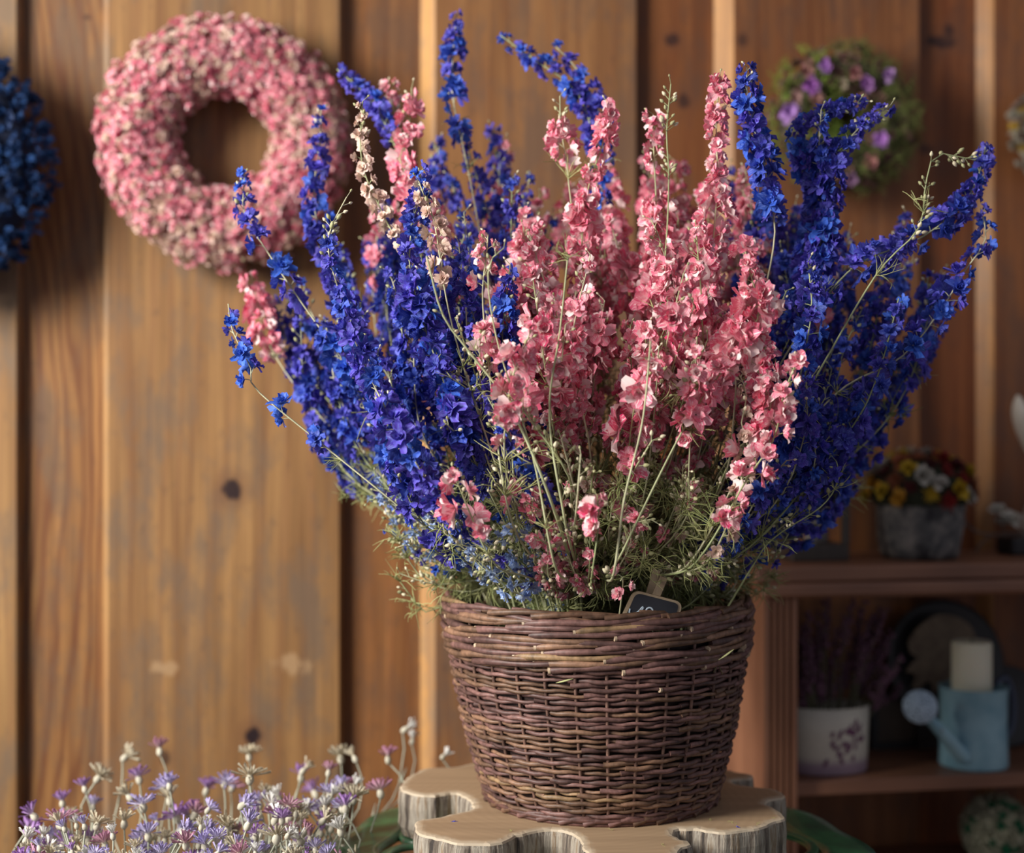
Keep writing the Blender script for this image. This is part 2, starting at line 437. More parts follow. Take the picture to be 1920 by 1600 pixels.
def build_heroes():
    r=np.random.default_rng(101); A=dict(indiv=True,tufts=3)
    h=lambda *a,**k: hero(*a,r=r,**{**A,**k})
    h('blue',[(856,22),(848,130),(850,190),(880,330),(930,600)],1.98,1.90,'tallest blue larkspur stalk, its gapped spike rising straight up beside the second pale board edge',(.80,1),clumps=[(0,.14),(.26,.44),(.52,1)],buds=0,step=.0065,size=.95)
    h('blue',[(938,66),(1010,118),(1075,165),(1110,250),(1120,420)],1.96,1.90,'blue larkspur stalk whose top bends far over to the left above the pink blossoms',(.76,1),buds=0,step=.0075,size=.85)
    h('blue',[(1042,88),(1082,130),(1125,215),(1130,300),(1125,520)],1.95,1.90,'blue larkspur stalk crossing just right of the bent-over one above the pink blossoms',(.74,1),buds=0,step=.010,size=.95)
    h('blue',[(632,130),(672,165),(705,200),(750,300),(800,470)],1.98,1.90,'blue larkspur stalk nodding left in front of the right edge of the pink wreath',(.84,1),buds=0,step=.007,size=.85)
    h('blue',[(602,205),(600,270),(590,390),(640,560),(760,760)],1.92,1.85,'blue larkspur stalk standing upright in front of the right side of the pink wreath',(.66,1),buds=1,step=.0085)
    h('cream',[(680,190),(676,260),(682,320),(722,410),(790,560)],1.75,1.75,'larkspur stalk faded to cream and blush standing alone right of the pink wreath',(.78,1),buds=3,step=.008,size=.95)
    h('pink',[(728,160),(745,230),(775,330),(850,560)],1.98,1.9,'slender pink larkspur stalk with one small pink head above the left blue flowers',(.97,1),buds=2,size=.8)
    h('pink',[(772,165),(765,260),(750,300),(800,450),(850,600)],1.90,1.85,'pink larkspur stalk standing above the left blue flowers just right of the wreath',(.78,1),buds=2,step=.009)
    h('blue',[(459,325),(458,400),(500,470),(560,560),(700,760)],1.80,1.78,'blue larkspur stalk crossing the lower edge of the pink wreath with spaced blossoms',(.60,1),clumps=[(0,.3),(.42,.62),(.7,1)],buds=1,step=.009)
    h('pink',[(470,520),(488,590),(500,640),(600,780)],2.02,1.95,'blurred pink larkspur stalk behind the left blue flowers under the wreath',(.82,1),buds=0,size=1.1)
    h('blue',[(428,570),(436,620),(470,690),(480,730),(600,830),(760,960)],1.72,1.70,'leftmost blue larkspur stalk, bare and bowed out over the boards',(.70,1),clumps=[(.0,.12),(.25,.36),(.55,.95)],buds=0,step=.0085,size=.85,tufts=1)
    h('blue',[(1400,125),(1404,210),(1425,275),(1440,360),(1440,520)],1.72,1.75,'upright blue larkspur spike left of the small green and purple wreath',(.78,1),buds=1,step=.0055,size=1.05)
    h('pink',[(1350,140),(1343,230),(1345,330),(1335,470),(1300,700)],1.74,1.76,'tallest pink larkspur stalk standing in front of the third pale board edge',(.48,1),buds=2,step=.0068)
    h('pink',[(1140,195),(1130,270),(1100,370),(1090,560)],1.78,1.78,'pink larkspur spike topping the left part of the pink flowers, under the crossing blue stalks',(.50,1),buds=2,step=.007)
    h('pink',[(1225,215),(1226,290),(1230,400),(1220,600)],1.78,1.78,'pink larkspur spike with loose blossoms beside the tall stalk of pale buds',(.55,1),buds=2,step=.008,clumps=[(0,.72),(.8,1)])
    h(None,[(1258,158),(1250,250),(1254,350),(1240,560)],1.73,1.75,'bare larkspur stalk ending in a column of pale green buds',(.9,1),buds=9,budrange=(.86,.995))
    h('pink',[(1050,180),(1052,240),(1065,330),(1080,520)],1.80,1.80,'pink larkspur stalk with a single round blossom below a pale bud top',(.90,.965),buds=4,budrange=(.93,1),step=.007)
    h('blue',[(1668,200),(1610,240),(1570,300),(1555,390),(1500,620)],1.76,1.78,'blue larkspur spike leaning right in front of the small green and purple wreath',(.62,1),buds=1,step=.006)
    h('blue',[(1625,190),(1545,212),(1490,250),(1530,370),(1480,600)],1.78,1.80,'blue larkspur spike bent over horizontally across the small green and purple wreath',(.62,1),buds=1,step=.006,size=.9)
    h('blue',[(1540,205),(1535,300),(1545,400),(1500,600)],1.76,1.78,'broad blue larkspur spike under the bent one, left of the small wreath centre',(.60,1),buds=1,step=.006)
    h('blue',[(1848,275),(1835,330),(1800,390),(1720,450),(1580,520),(1420,760)],1.78,1.74,'thick blue larkspur spike reaching farthest to the right above the shelf',(.66,1),buds=1,step=.006,size=1.05,clumps=[(0,.10),(.18,.5),(.56,1)])
    h('blue',[(1838,390),(1848,450),(1800,520),(1772,570),(1690,670),(1560,745),(1380,960)],1.76,1.72,'blue larkspur chain hanging down at the far right on a long arching bare stem',(.74,1),clumps=[(0,.15),(.25,.6),(.68,1)],buds=0,step=.0075,tufts=2)
    h(None,[(1828,300),(1790,293),(1752,292),(1735,350),(1722,430),(1640,520),(1500,760)],1.74,1.72,'thin curled larkspur stem of pale buds hooking over at the right',(.95,1),buds=14,budrange=(.80,1))
    h('blue',[(1685,560),(1665,640),(1640,720),(1605,790),(1520,900),(1400,1030)],1.72,1.72,'blue larkspur chain trailing down the right edge of the bouquet above the shelf',(.58,1),buds=0,step=.0095,tufts=3)
    h('blue',[(1568,865),(1572,900),(1540,950),(1450,1010),(1400,1080)],1.70,1.72,'bare larkspur stem at lower right with one blue blossom on its tip',(.96,1),buds=1,step=.02,tufts=3,size=.85)
    h('blue',[(1570,800),(1520,860),(1440,930),(1340,1040)],1.72,1.72,'short blue larkspur stem beside the lone-blossom stem at lower right',(.90,1),buds=1,step=.012,tufts=3,size=.9)
    h('pink',[(1392,445),(1408,520),(1425,580),(1395,640),(1290,790),(1170,1030)],1.60,1.60,'large pale pink larkspur spike at front right on a long slanting bare stem',(.76,.985),buds=0,step=.0058,size=1.15,tufts=1)
    h('pink',[(1495,675),(1470,740),(1450,825),(1400,900),(1300,1060)],1.58,1.60,'pink larkspur spray at front right overlapping the blue flowers',(.70,1),buds=3,step=.0125,tufts=4)
    h('pink',[(1420,650),(1430,720),(1445,770),(1380,900),(1290,1060)],1.60,1.62,'small pink larkspur spike just left of the front right pink spray',(.76,1),buds=2,step=.009,size=.95,tufts=4)
    h('cream',[(1385,700),(1400,740),(1390,800),(1400,860),(1330,1050)],1.60,1.62,'cream larkspur stalk with loose faded blossoms among the right pink flowers',(.62,1),buds=4,step=.022,tufts=4)
    h('cream',[(785,340),(800,380),(815,420),(850,620),(940,900)],1.66,1.64,'cream-topped larkspur stalk rising out of the left blue spikes',(.83,1),buds=2,step=.008,size=1.1)
    h('pink',[(915,440),(912,480),(905,560),(920,720),(960,980)],1.62,1.60,'pale pink larkspur stalk on a long bare stem between the blue and pink flowers',(.78,1),buds=5,step=.010,size=.9,clumps=[(0,.35),(.6,1)])
    h(None,[(945,465),(925,480),(915,530),(935,650),(1000,860),(1040,1060)],1.56,1.58,'hooked bare larkspur stem with small buds in front of the left blue flowers',(.95,1),buds=8,budrange=(.5,1),tufts=1)
    h(None,[(800,480),(830,590),(880,660),(960,770),(1040,960)],1.56,1.58,'bare greyish larkspur stem slanting across the left blue flowers',(.95,1),buds=2,tufts=3,stemr=.0024,tipbuds=False)
    h(None,[(1220,640),(1205,790),(1170,940),(1150,1080)],1.55,1.58,'long pale bare larkspur stem crossing the centre pink flowers',(.95,1),buds=1,tufts=1,stemr=.0022,tipbuds=False)
    h(None,[(1065,480),(1050,620),(1030,780),(1060,980)],1.56,1.58,'long bare larkspur stem left of centre in front of the pink flowers',(.95,1),buds=3,tufts=1,stemr=.002,tipbuds=False)
    h('pink',[(840,875),(862,915),(880,960),(930,1060)],1.55,1.58,'short stalk with a few lone pink blossoms low among the left blue flowers',(.84,1),buds=1,step=.015,size=1.05,tufts=2)
    h('pink',[(1120,930),(1122,985),(1110,1080)],1.53,1.58,'short stalk with a small head of pale pink blossoms low at the centre front',(.92,1),buds=2,step=.012,size=1.05,tufts=3)
    h('pink',[(1163,1090),(1166,1115)],1.62,1.64,'single crimson larkspur blossom beside the little chalkboard',(.90,1),buds=0,step=.012,size=.8,tufts=1)
    h('blue',[(650,370),(615,450),(640,560),(700,720),(820,930)],1.64,1.60,'silvery-topped blue larkspur stalk at the front of the left blue flowers',(.45,.94),buds=6,budrange=(.9,1),step=.007)
    h('blue',[(785,315),(790,360),(770,440),(780,560),(880,840)],1.68,1.64,'blue larkspur spike standing up from the middle of the left blue flowers',(.50,1),buds=0,step=.0065)
build_heroes()

# ---- the mass of the bouquet
ANG=[-62,-55,-49,-44,-37,-31,-14,1,13,21,29,40,44,49,55,62]; RHO=[300,420,650,880,1010,985,1040,1000,990,1010,1030,1040,860,660,430,320]
def region(tx,ty):
    lb=965-max(0,ty-450)*.08; rb=1425+max(0,ty-450)*.12
    return 'left' if tx<lb else ('right' if tx>rb else 'centre')
LBL={('blue','left',0):'deep blue larkspur spike at the front of the dense left blue mass in the basket',
 ('blue','left',1):'blue larkspur spike deep in the left blue mass, partly hidden by nearer ones',
 ('blue','right',0):'deep blue larkspur spike at the front of the right blue mass in the basket',
 ('blue','right',1):'blue larkspur spike deep in the right blue mass behind nearer stems',
 ('blue','centre',1):'blurred blue larkspur spike behind the pink flowers in the basket',
 ('pink','centre',0):'pink larkspur spike at the front of the dense pink centre of the basket',
 ('pink','centre',1):'pink larkspur spike deep in the pink centre, half hidden by nearer ones',
 ('pink','left',1):'pink larkspur spike showing between the back blue spikes at left',
 ('pink','right',1):'pink larkspur spike showing between the blue spikes at right'}
def mass():
    r=np.random.default_rng(2024); tot=0
    jobs=[('left',78),('centre',76),('right',60)]
    for reg,cnt in jobs:
        k=0; tries=0
        while k<cnt and tries<20000:
            tries+=1
            th=r.uniform(-56,56); rm=np.interp(th,ANG,RHO); fr=r.uniform(.42,1)**.8
            rho=rm*fr; tx=1117+math.sin(math.radians(th))*rho; ty=1250-math.cos(math.radians(th))*rho
            if region(tx,ty)!=reg or ty>880 or (reg=='left' and ty>770 and r.random()<.75) or (reg=='right' and ty>800 and r.random()<.5) or (reg=='centre' and ty>600 and r.random()<(ty-600)/130): continue
            rank=np.clip((fr-.5)/.5+r.normal(0,.18),0,1)
            edge=math.cos(math.radians(th*1.15))
            Y=1.86+(-.30+.50*rank)*(.35+.65*edge); Y=min(Y,2.13)
            if reg=='left': kind='pink' if (rank>.6 and tx>700 and r.random()<.28) else 'blue'
            elif reg=='right': kind='pink' if (rank>.6 and r.random()<.05) else 'blue'
            else: kind='blue' if (rank>.8 and r.random()<.25) else 'pink'
            # small stepping so neighbours do not coincide
            path=rim_path(P(tx,ty,Y),r,bow=.05+.08*abs(th)/55)
            L=np.linalg.norm(np.diff(path,axis=0),axis=1).sum()
            sp=r.uniform(.10,.19)*(1.25 if reg!='centre' else 1); s0=max(.50,1-sp/L)
            front=rank<.5; lab=LBL.get((kind,reg,0 if front else 1)) or LBL[(kind,reg,1)]
            stalk(kind,path,lab,lab.split(' larkspur')[0]+' spikes, '+reg+(' front' if front else ' back'),r,spike=(s0,1),step=.0082 if kind=='pink' else .0068,
                  size=r.uniform(.85,1.2),indiv=(rank<.35 and k%2==0),tufts=6,buds=int(r.integers(1,5)),extra=int(r.integers(1,6)))
            k+=1; tot+=1
    # low sparse stalks just above the rim: pale blue at left, pink and cream in the middle, blue right
    for i in range(46):
        if i<18: kind='pale' if i<15 else 'blue'; tx,ty=r.uniform(690,915),0; ty=np.interp(tx,[650,905],[880,920])+r.uniform(0,130)
        elif i<38: kind='pink' if r.random()<.7 else 'cream'; tx=r.uniform(900,1370); ty=r.uniform(800,1060)
        else: kind='blue'; tx=r.uniform(1380,1500); ty=r.uniform(820,1010)
        Y=1.62+r.uniform(-.05,.1) if 800<tx<1400 else 1.72+r.uniform(-.06,.1)
        path=rim_path(P(tx,ty,Y),r,bow=.06); L=np.linalg.norm(np.diff(path,axis=0),axis=1).sum()
        lab={'pale':'short stalk of pale sky-blue blossoms low at the left above the rim','pink':'short stalk of small scattered pink blossoms low in the centre above the rim',
             'cream':'short stalk of small cream blossoms low in the centre above the rim','blue':'short stalk of small blue blossoms low at the side above the rim'}[kind]
        stalk(kind,path,lab,'short '+kind+' stalks above the rim',r,spike=(.5 if kind!='pale' else .42,1),step=.020 if kind!='pale' else .013,size=.68 if kind!='pale' else 1.0,indiv=True,tufts=12,tuftlen=.036,buds=9,budrange=(.35,.98))
    for i in range(22):
        tx=r.uniform(820,1430); ty=r.uniform(520,860)+abs(tx-1117)*.25; Y=1.56+abs(tx-1117)/300*.05+r.uniform(-.02,.04)
        path=rim_path(P(tx,ty,Y),r,bow=.04)
        stalk(None,path,'pale green bare larkspur stem with a few cream buds, in front of the bouquet','bare stems in front of the bouquet',r,spike=(.9,1),indiv=True,tufts=3,buds=5,budrange=(.55,1),stemr=r.uniform(.0017,.0024))
    # leafy stems without blossoms
    for i in range(84):
        a=r.uniform(-1,1) if i<60 else (r.uniform(-1.15,-.75) if i<73 else r.uniform(.7,1.0)); tx=1117+a*330; ty=r.uniform(800,1010)+abs(a)*100; Y=1.86+r.uniform(-.27,.05)*math.sqrt(max(.1,1-a*a))
        path=rim_path(P(tx,ty,Y),r,bow=.05)
        stalk(None,path,'green leafy larkspur stem without blossoms, low among the others above the rim','leafy stems above the rim',r,spike=(.98,1),indiv=False,tufts=20,tuftlen=.034,buds=4,tipbuds=True,budrange=(.6,1),name='leafy_stem')
mass()

# ------------------------------------------------------------------ basket
def basket():
    M=vcol_mat('willow',.5,.5,110,0,.4); n=N(M)
    root=thing('wicker_basket','dark brown round wicker basket standing on the wood slice, full of larkspur','basket',(BASKET[0],BASKET[1],.747))
    r=np.random.default_rng(3)
    ZP=[0,.006,.03,.1,.17,.225,.26]; RP=[.140,.148,.157,.1755,.188,.1935,.195]
    R=lambda z: np.interp(z,ZP,RP)
    NS=32                          # the foot sits a little right of the rim
    def pt(th,rad,z): 
        return np.stack([rad*np.cos(th)+.0065*(1-np.asarray(z)/.26),rad*np.sin(th),np.broadcast_to(z,np.shape(th))],-1)
    def wc():
        k=r.random()
        if k<.03: return np.array([.30,.19,.10])
        if k<.45: return np.array([.20,.112,.070])*r.uniform(.75,1.3)
        return np.array([.150,.078,.068])*r.uniform(.7,1.4)
    def rod(mb,th0,th1,zf,rf,rad,sides=6,taper=True,cut=True):
        m=max(6,int(abs(th1-th0)/(2*PI)*NS*6)); th=np.linspace(th0,th1,m); z=zf(th); q=pt(th,rf(th,z),z)
        c=wc(); cc=c[None,:]*(1+.25*np.sin(th*9+r.random()*6))[:,None]
        ra=rad*np.linspace(1.15,.72,m) if taper else np.full(m,rad)
        tube(mb,q,ra,sides,cc)
        if cut:
            d=norm(q[0]-q[1]); ref=norm(q[0]*np.array([1,1,0])); 
            tube(mb,[q[0]-d*.001+ref*.0008,q[0]+d*.0022+ref*.0016],[rad*1.05,rad*1.1],sides,(.58,.44,.30))
    # stakes
    w=MB()
    for i in range(NS):
        th=i/NS*2*PI; z=np.linspace(.003,.25,14); q=pt(np.full(14,th),R(z)+.0004,z); tube(w,q,.0022,6,np.array([.17,.095,.072])*r.uniform(.8,1.3))
    # weaving rows
    rows=34; z0,z1=.014,.200
    for k in range(rows):
        zb=z0+(z1-z0)*k/(rows-1); ph=PI*(k%2); th=r.random()*6.28; end=th+2*PI
        while th<end-.01:
            ln=r.uniform(3.5,7)/NS*2*PI; t1=min(end+.12,th+ln); wob=r.normal(0,.0006); rise=r.normal(0,.0012)
            a,b=th,t1
            rod(w,a,b,lambda t,zb=zb,wob=wob,a=a,b=b,rise=rise: zb+wob+rise*(t-a)/(b-a)+.0007*np.sin(t*NS+k*.4),
                lambda t,z,ph=ph: R(z)+.0004-.0010*np.cos(t*NS)+.0027*np.cos(t*NS/2+ph)+.0006*np.sin(t*7+k),.0029,6,cut=r.random()<.05)
            th=t1-.02
    w.obj('woven_wall',M,root)
    # top border: thick rods winding over each other
    tb=MB()
    for k in range(9):
        zb=.199+k*.0068; th=r.random()*6.28; end=th+2*PI
        while th<end:
            ln=r.uniform(.5,.95); a=th; b=th+ln; rise=r.uniform(.004,.013)*(1 if r.random()<.8 else -.3)
            rod(tb,a,b,lambda t,zb=zb,a=a,b=b,rise=rise: np.minimum(zb-.004+rise*(t-a)/(b-a)+.0012*np.sin((t-a)*9),.260),
                lambda t,z,a=a,b=b: R(z)+.0035+.0035*np.sin((t-a)/(b-a)*PI)**.6-.004*((t-a)/(b-a))**3+.001*np.cos(t*NS/2+k*PI),.0041,7,cut=r.random()<.55)
            th+=ln*.72
    for k in range(4):      # rolled lip
        for i in range(16):
            a=i/16*2*PI+k*.3+r.normal(0,.05); b=a+.62
            rod(tb,a,b,lambda t,a=a,b=b,k=k: .2585+.0045*np.sin((t-a)/(b-a)*PI+k*.8)-.003*(k%2),
                lambda t,z,a=a,b=b,k=k: .195+.0055*np.cos((t-a)/(b-a)*PI+k*1.5),.0037,6,cut=False)
    tb.obj('top_border',M,root)
    fb=MB()
    for i in range(NS):
        a=i/NS*2*PI; b=a+.52
        rod(fb,a,b,lambda t,a=a,b=b: .0038+.013*np.sin((t-a)/(b-a)*PI*.5+.0)*(1-((t-a)/(b-a)))*1.6,
            lambda t,z,a=a,b=b: .1475+.0045*np.cos((t-a)/(b-a)*PI)+.2*np.maximum(0,z-.006),.0036,6,cut=False)
    for k in range(2):
        th=np.linspace(0,2*PI,120); tube(fb,pt(th,.149+.003*k,.0036+.005*k),.0036,6,(.12,.055,.045))
    fb.obj('foot_border',M,root)
    bs=MB(); lathe(bs,[(0.001,.006),(.145,.006),(.145,.002),(.001,.002)],48,(.09,.05,.04)); 
    lathe(bs,[(.140,.006),(.150,.03),(.169,.1),(.183,.17),(.189,.235)],64,(.035,.02,.018))
    bs.obj('inner_base',M,root)
basket()

# ------------------------------------------------------------------ wood slice and green table
def slice_and_table():
    H=CZ-.747
    def g(x,y): Y=H*F/(y-800); return ((x-960)/F*Y, Y)
    out=[g(*p) for p in [(748,1472),(760,1486),(810,1493),(852,1487),(872,1496),(888,1512),(870,1521),(830,1530),(788,1537),(776,1548),(782,1562),(812,1572),(862,1582),(905,1584),(945,1579),(985,1563),(1030,1557),(1066,1561),(1085,1576)]]
    out+=[(.085,1.600),(.090,1.560),(.125,1.535),(.165,1.55),(.178,1.585)]
    out+=[g(*p) for p in [(1280,1592),(1297,1582),(1272,1570),(1265,1556),(1300,1556),(1345,1561),(1385,1560),(1430,1551),(1466,1538),(1472,1527),(1455,1517),(1438,1509),(1448,1500),(1474,1492),(1460,1482),(1420,1476),(1380,1470)]]
    out+=[g(*p) for p in [(1372,1464),(1405,1461),(1410,1453),(1380,1446),(1330,1440)]]
    out+=[(.26,2.06),(.17,2.10),(.08,2.08),(.02,2.10),(-.04,2.06)]+[g(*p) for p in [(860,1437),(800,1441),(765,1455)]]
    o3=np.array([[a,b,0] for a,b in out]); sm=spline(np.vstack([o3,o3[:1]]),260)[:-1]; sm=sm[:,:2]
    cx=np.array([.1,1.82])
    top=mat('slice_top',(.5,.36,.22),.6); n=N(top); o=n.obj()
    d=n.n('VectorMath',operation='LENGTH'); n.l(n.mapping(o,(1,1,0)),d.inputs[0])
    rg=n.math('SINE',n.math('MULTIPLY',n.math('ADD',d.outputs['Value'],n.math('MULTIPLY',n.noise(o,6,3),.06)),520.))
    c=n.mix(n.ramp(n.math('MULTIPLY_ADD',rg,.5,.5),[(0,0.),(1,.25)]),(.40,.275,.165),(.31,.205,.12))
    c=n.mix(n.ramp(n.noise(n.mapping(o,(4,60,1),rot=(0,0,.5)),1,4),[(.35,0.),(.75,.6)]),c,(.24,.16,.095))
    c=n.mix(n.ramp(n.attr('col'),[(.0,0.),(1,.9)]),c,(.50,.42,.31)); n.color(c)
    bark=mat('slice_side',(.3,.27,.23),.85); n=N(bark); o=n.obj()
    s=n.noise(n.mapping(o,(90,90,6)),1,5,.65); c=n.ramp(s,[(.34,(.04,.032,.028)),(.44,(.17,.135,.105)),(.54,(.38,.34,.28)),(.62,(.22,.15,.09)),(.72,(.42,.38,.32))]); n.color(c); n.bump(s,.7,.006)
    root=thing('wood_slice','thick lobed slice of pale wood with grey bark under the wicker basket','wood slice',(cx[0],cx[1],.687))
    mb=MB(); q=sm-cx; nn=len(q)
    nr=np.c_[np.roll(q[:,1],-1)-np.roll(q[:,1],1),-(np.roll(q[:,0],-1)-np.roll(q[:,0],1))]; nr/=np.linalg.norm(nr,axis=1,keepdims=True)
    if np.sum(nr*q)<0: nr=-nr
    r=np.random.default_rng(9)
    wob=.0015*np.sin(np.arange(nn)*.9)+r.normal(0,.0009,nn)
    rings=[]; zs=[0,.012,.025,.04,.053,.0575]; ins=[-.004,.001,0.,.001,0,-.001]
    for z,i_ in zip(zs,ins): rings.append(np.c_[q+nr*(wob[:,None]+i_),np.full(nn,z)])
    V=np.concatenate(rings); i=np.arange(len(zs)-1)[:,None]*nn; j=np.arange(nn)[None,:]; j2=(j+1)%nn
    mb.add(V,np.stack([i+j,i+j2,i+nn+j2,i+nn+j],-1).reshape(-1,4),(0,0,0),None,0)
    # top: bright rim ring then the face
    e=q+nr*(wob[:,None]-.001); R2=[np.c_[e,np.full(nn,.0575)],np.c_[e-nr*.003,np.full(nn,.060)],np.c_[e-nr*.009,np.full(nn,.060)]]
    V=np.concatenate(R2); C=np.concatenate([np.ones((nn,3)),np.ones((nn,3)),np.zeros((nn,3))]); i=np.arange(2)[:,None]*nn
    t=MB(); t.add(V,np.stack([i+j,i+j2,i+nn+j2,i+nn+j],-1).reshape(-1,4),C)
    t=MB(); from mathutils.geometry import delaunay_2d_cdt
    P2=np.c_[e-nr*.0015,np.full(nn,.0598)]; t.add(np.concatenate([np.c_[e,np.full(nn,.0575)],P2]),np.stack([j,j2,nn+j2,nn+j],-1).reshape(-1,4),(1,1,1))
    gx,gy=np.meshgrid(np.arange(-.40,.45,.006),np.arange(-.40,.45,.006)); gp=np.c_[gx.ravel(),gy.ravel()]+r.uniform(-.001,.001,(gx.size,2)); B2=P2[:,:2]
    def inside(p):
        x,y=p[:,0],p[:,1]; c_=np.zeros(len(p),bool); xa,ya=B2[:,0],B2[:,1]; xb,yb=np.roll(xa,-1),np.roll(ya,-1)
        for k in range(nn):
            cond=((ya[k]>y)!=(yb[k]>y)); 
            if cond.any(): c_^=cond&(x<(xb[k]-xa[k])*(y-ya[k])/((yb[k]-ya[k])+1e-12)+xa[k])
        return c_
    dist=lambda p: np.sqrt(((p[:,None,:]-B2[None])**2).sum(-1)).min(1)
    gp=gp[inside(gp)]; gp=gp[dist(gp)>.0035]
    allp=np.vstack([B2,gp]); res=delaunay_2d_cdt([Vector(p) for p in allp],[],[list(range(nn))],1,1e-7)
    VV=np.array([v[:] for v in res[0]]); tri=np.array([f for f in res[2] if len(f)==3]); dd=dist(VV)
    C=np.clip(1-(dd-.003)/.006,0,1)[:,None]*np.ones(3); zz=.0598+.0012*np.clip(dd/.006,0,1)
    a_=VV[tri[:,1]]-VV[tri[:,0]]; b_=VV[tri[:,2]]-VV[tri[:,0]]; ng=(a_[:,0]*b_[:,1]-a_[:,1]*b_[:,0])<0; tri[ng]=tri[ng][:,::-1]
    t.add(np.c_[VV,zz],tri,C); mb.add(np.c_[VV,np.zeros(len(VV))],tri[:,::-1],(0,0,0),None,0)
    mb.obj('bark_edge',bark,root,smooth=False); t.obj('cut_face',top,root,smooth=False)
    # cracks are thin dark wedges in the face edge
    # small scraps lying on the slice and the table
    GR=mat('green_scrap',(.45,.48,.16),.7); BL=mat('blue_petal_scrap',(.03,.05,.45),.6)
    spots=[(852,1543,BL,'tiny dark blue petal lying on the left front lobe of the wood slice'),(1373,1545,GR,'yellow-green leaf scrap on the right lobe of the slice'),(1447,1535,GR,'leaf scrap near the right edge of the wood slice'),
           (1240,1587,GR,'leaf scrap at the front notch of the wood slice'),(1385,1553,BL,'blue-grey petal crumb on the right front edge of the slice'),(1330,1540,GR,'leaf scrap close to the foot of the basket at right'),
           (960,1562,GR,'pale crumb on the front edge of the slice left of centre'),(1145,1560,GR,'leaf scrap right under the basket front'),(1420,1548,GR,'green scrap between the two larger scraps on the right lobe')]
    for px,py,m,lab in spots:
        x,y=g(px,py); rt=MB(); put(rt,TUFT[int(r.integers(6))] if m is GR else BLUE_T[2],(0,0,0),norm([r.normal(),r.normal(),.15]),.010 if m is GR else .004,0,(1,1,1),0,0,.6)
        V=rt.v[0]; rt.v[0]=np.c_[V[:,:2],V[:,2]*.25-(V[:,2]*.25).min()]
        if m is GR:                       # thicken the threads a little
            pass
        ob=rt.obj('leaf_scrap' if m is GR else 'petal_scrap',m); ob.location=(x,y,.7472); tag(ob,lab,'plant scrap','scraps on the wood slice')
    # green metal garden table
    G=mat('green_paint',(.035,.12,.055),.3,Coat_Weight=.3); n=N(G); o=n.obj()
    c=n.ramp(n.noise(o,14,4,.6),[(.35,(.03,.07,.04)),(.5,(.04,.14,.065)),(.72,(.06,.25,.10))])
    c=n.mix(n.ramp(n.noise(o,55,4,.7),[(.62,0.),(.68,1.)]),c,(.09,.06,.05)); n.color(c)
    root=thing('garden_table','worn green metal garden table with pierced rim under the wood slice','table',(.115,1.83,0))
    zt=.6865; RR=.345
    def band(mb,pts,w,t,zc):
        pts=np.array(pts); m=len(pts); tn=np.roll(pts,-1,0)-np.roll(pts,1,0); tn/=np.linalg.norm(tn,axis=1,keepdims=True); nn_=np.c_[tn[:,1],-tn[:,0]]
        pr=[(-w/2,-t/2),(-w/2,t*.3),(-w*.3,t/2),(w*.3,t/2),(w/2,t*.3),(w/2,-t/2)]
        V=np.concatenate([np.c_[pts+nn_*a,np.full(m,zc+b)] for a,b in pr]); k=len(pr)
        f=[]
        for a in range(k):
            for i_ in range(m): f.append([a*m+i_,a*m+(i_+1)%m,((a+1)%k)*m+(i_+1)%m,((a+1)%k)*m+i_])
        mb.add(V,f)
    a=np.linspace(0,2*PI,160,endpoint=False); mb=MB(); sc=1+.018*np.cos(a*12)
    band(mb,np.c_[np.cos(a)*(RR-.034)*sc,np.sin(a)*(RR-.034)*sc],.068,.008,zt-.004); mb.obj('rim_ring',G,root)
    for i_ in range(12):
        b=i_/12*2*PI+.12; e=np.linspace(0,2*PI,36,endpoint=False); lx=.040*np.cos(e); ly=.056*np.sin(e)
        cx_,cy_=math.cos(b)*.238,math.sin(b)*.238
        mb=MB(); band(mb,np.c_[cx_+lx*math.cos(b)-ly*math.sin(b),cy_+lx*math.sin(b)+ly*math.cos(b)],.014,.007,zt-.0045); mb.obj('pierced_loop',G,root)
    mb=MB(); lathe(mb,[(.001,zt-.008),(.200,zt-.008),(.203,zt-.004),(.200,zt-.001),(.001,zt-.001)],64); mb.obj('centre_plate',G,root)
    for i_ in range(3):
        b=i_/3*2*PI+.5; c_,s_=math.cos(b),math.sin(b); mb=MB()
        tube(mb,spline([(c_*.19,s_*.19,zt-.008),(c_*.15,s_*.15,.5),(c_*.1,s_*.1,.35),(c_*.16,s_*.16,.15),(c_*.25,s_*.25,.0135)],20),.012,8); mb.obj('leg',G,root)
    ob=MB(); put(ob,TUFT[3],(0,0,0),(0,.2,1),.022,0,(1,1,1),0,0,.25); V=ob.v[0]; V[:,2]-=V[:,2].min(); s=ob.obj('leaf_scrap',GR); 
    s.location=(.115+.305,1.83-.13,.6868); tag(s,'yellow-green leaf tuft lying on the green table rim at right','plant scrap')
slice_and_table()

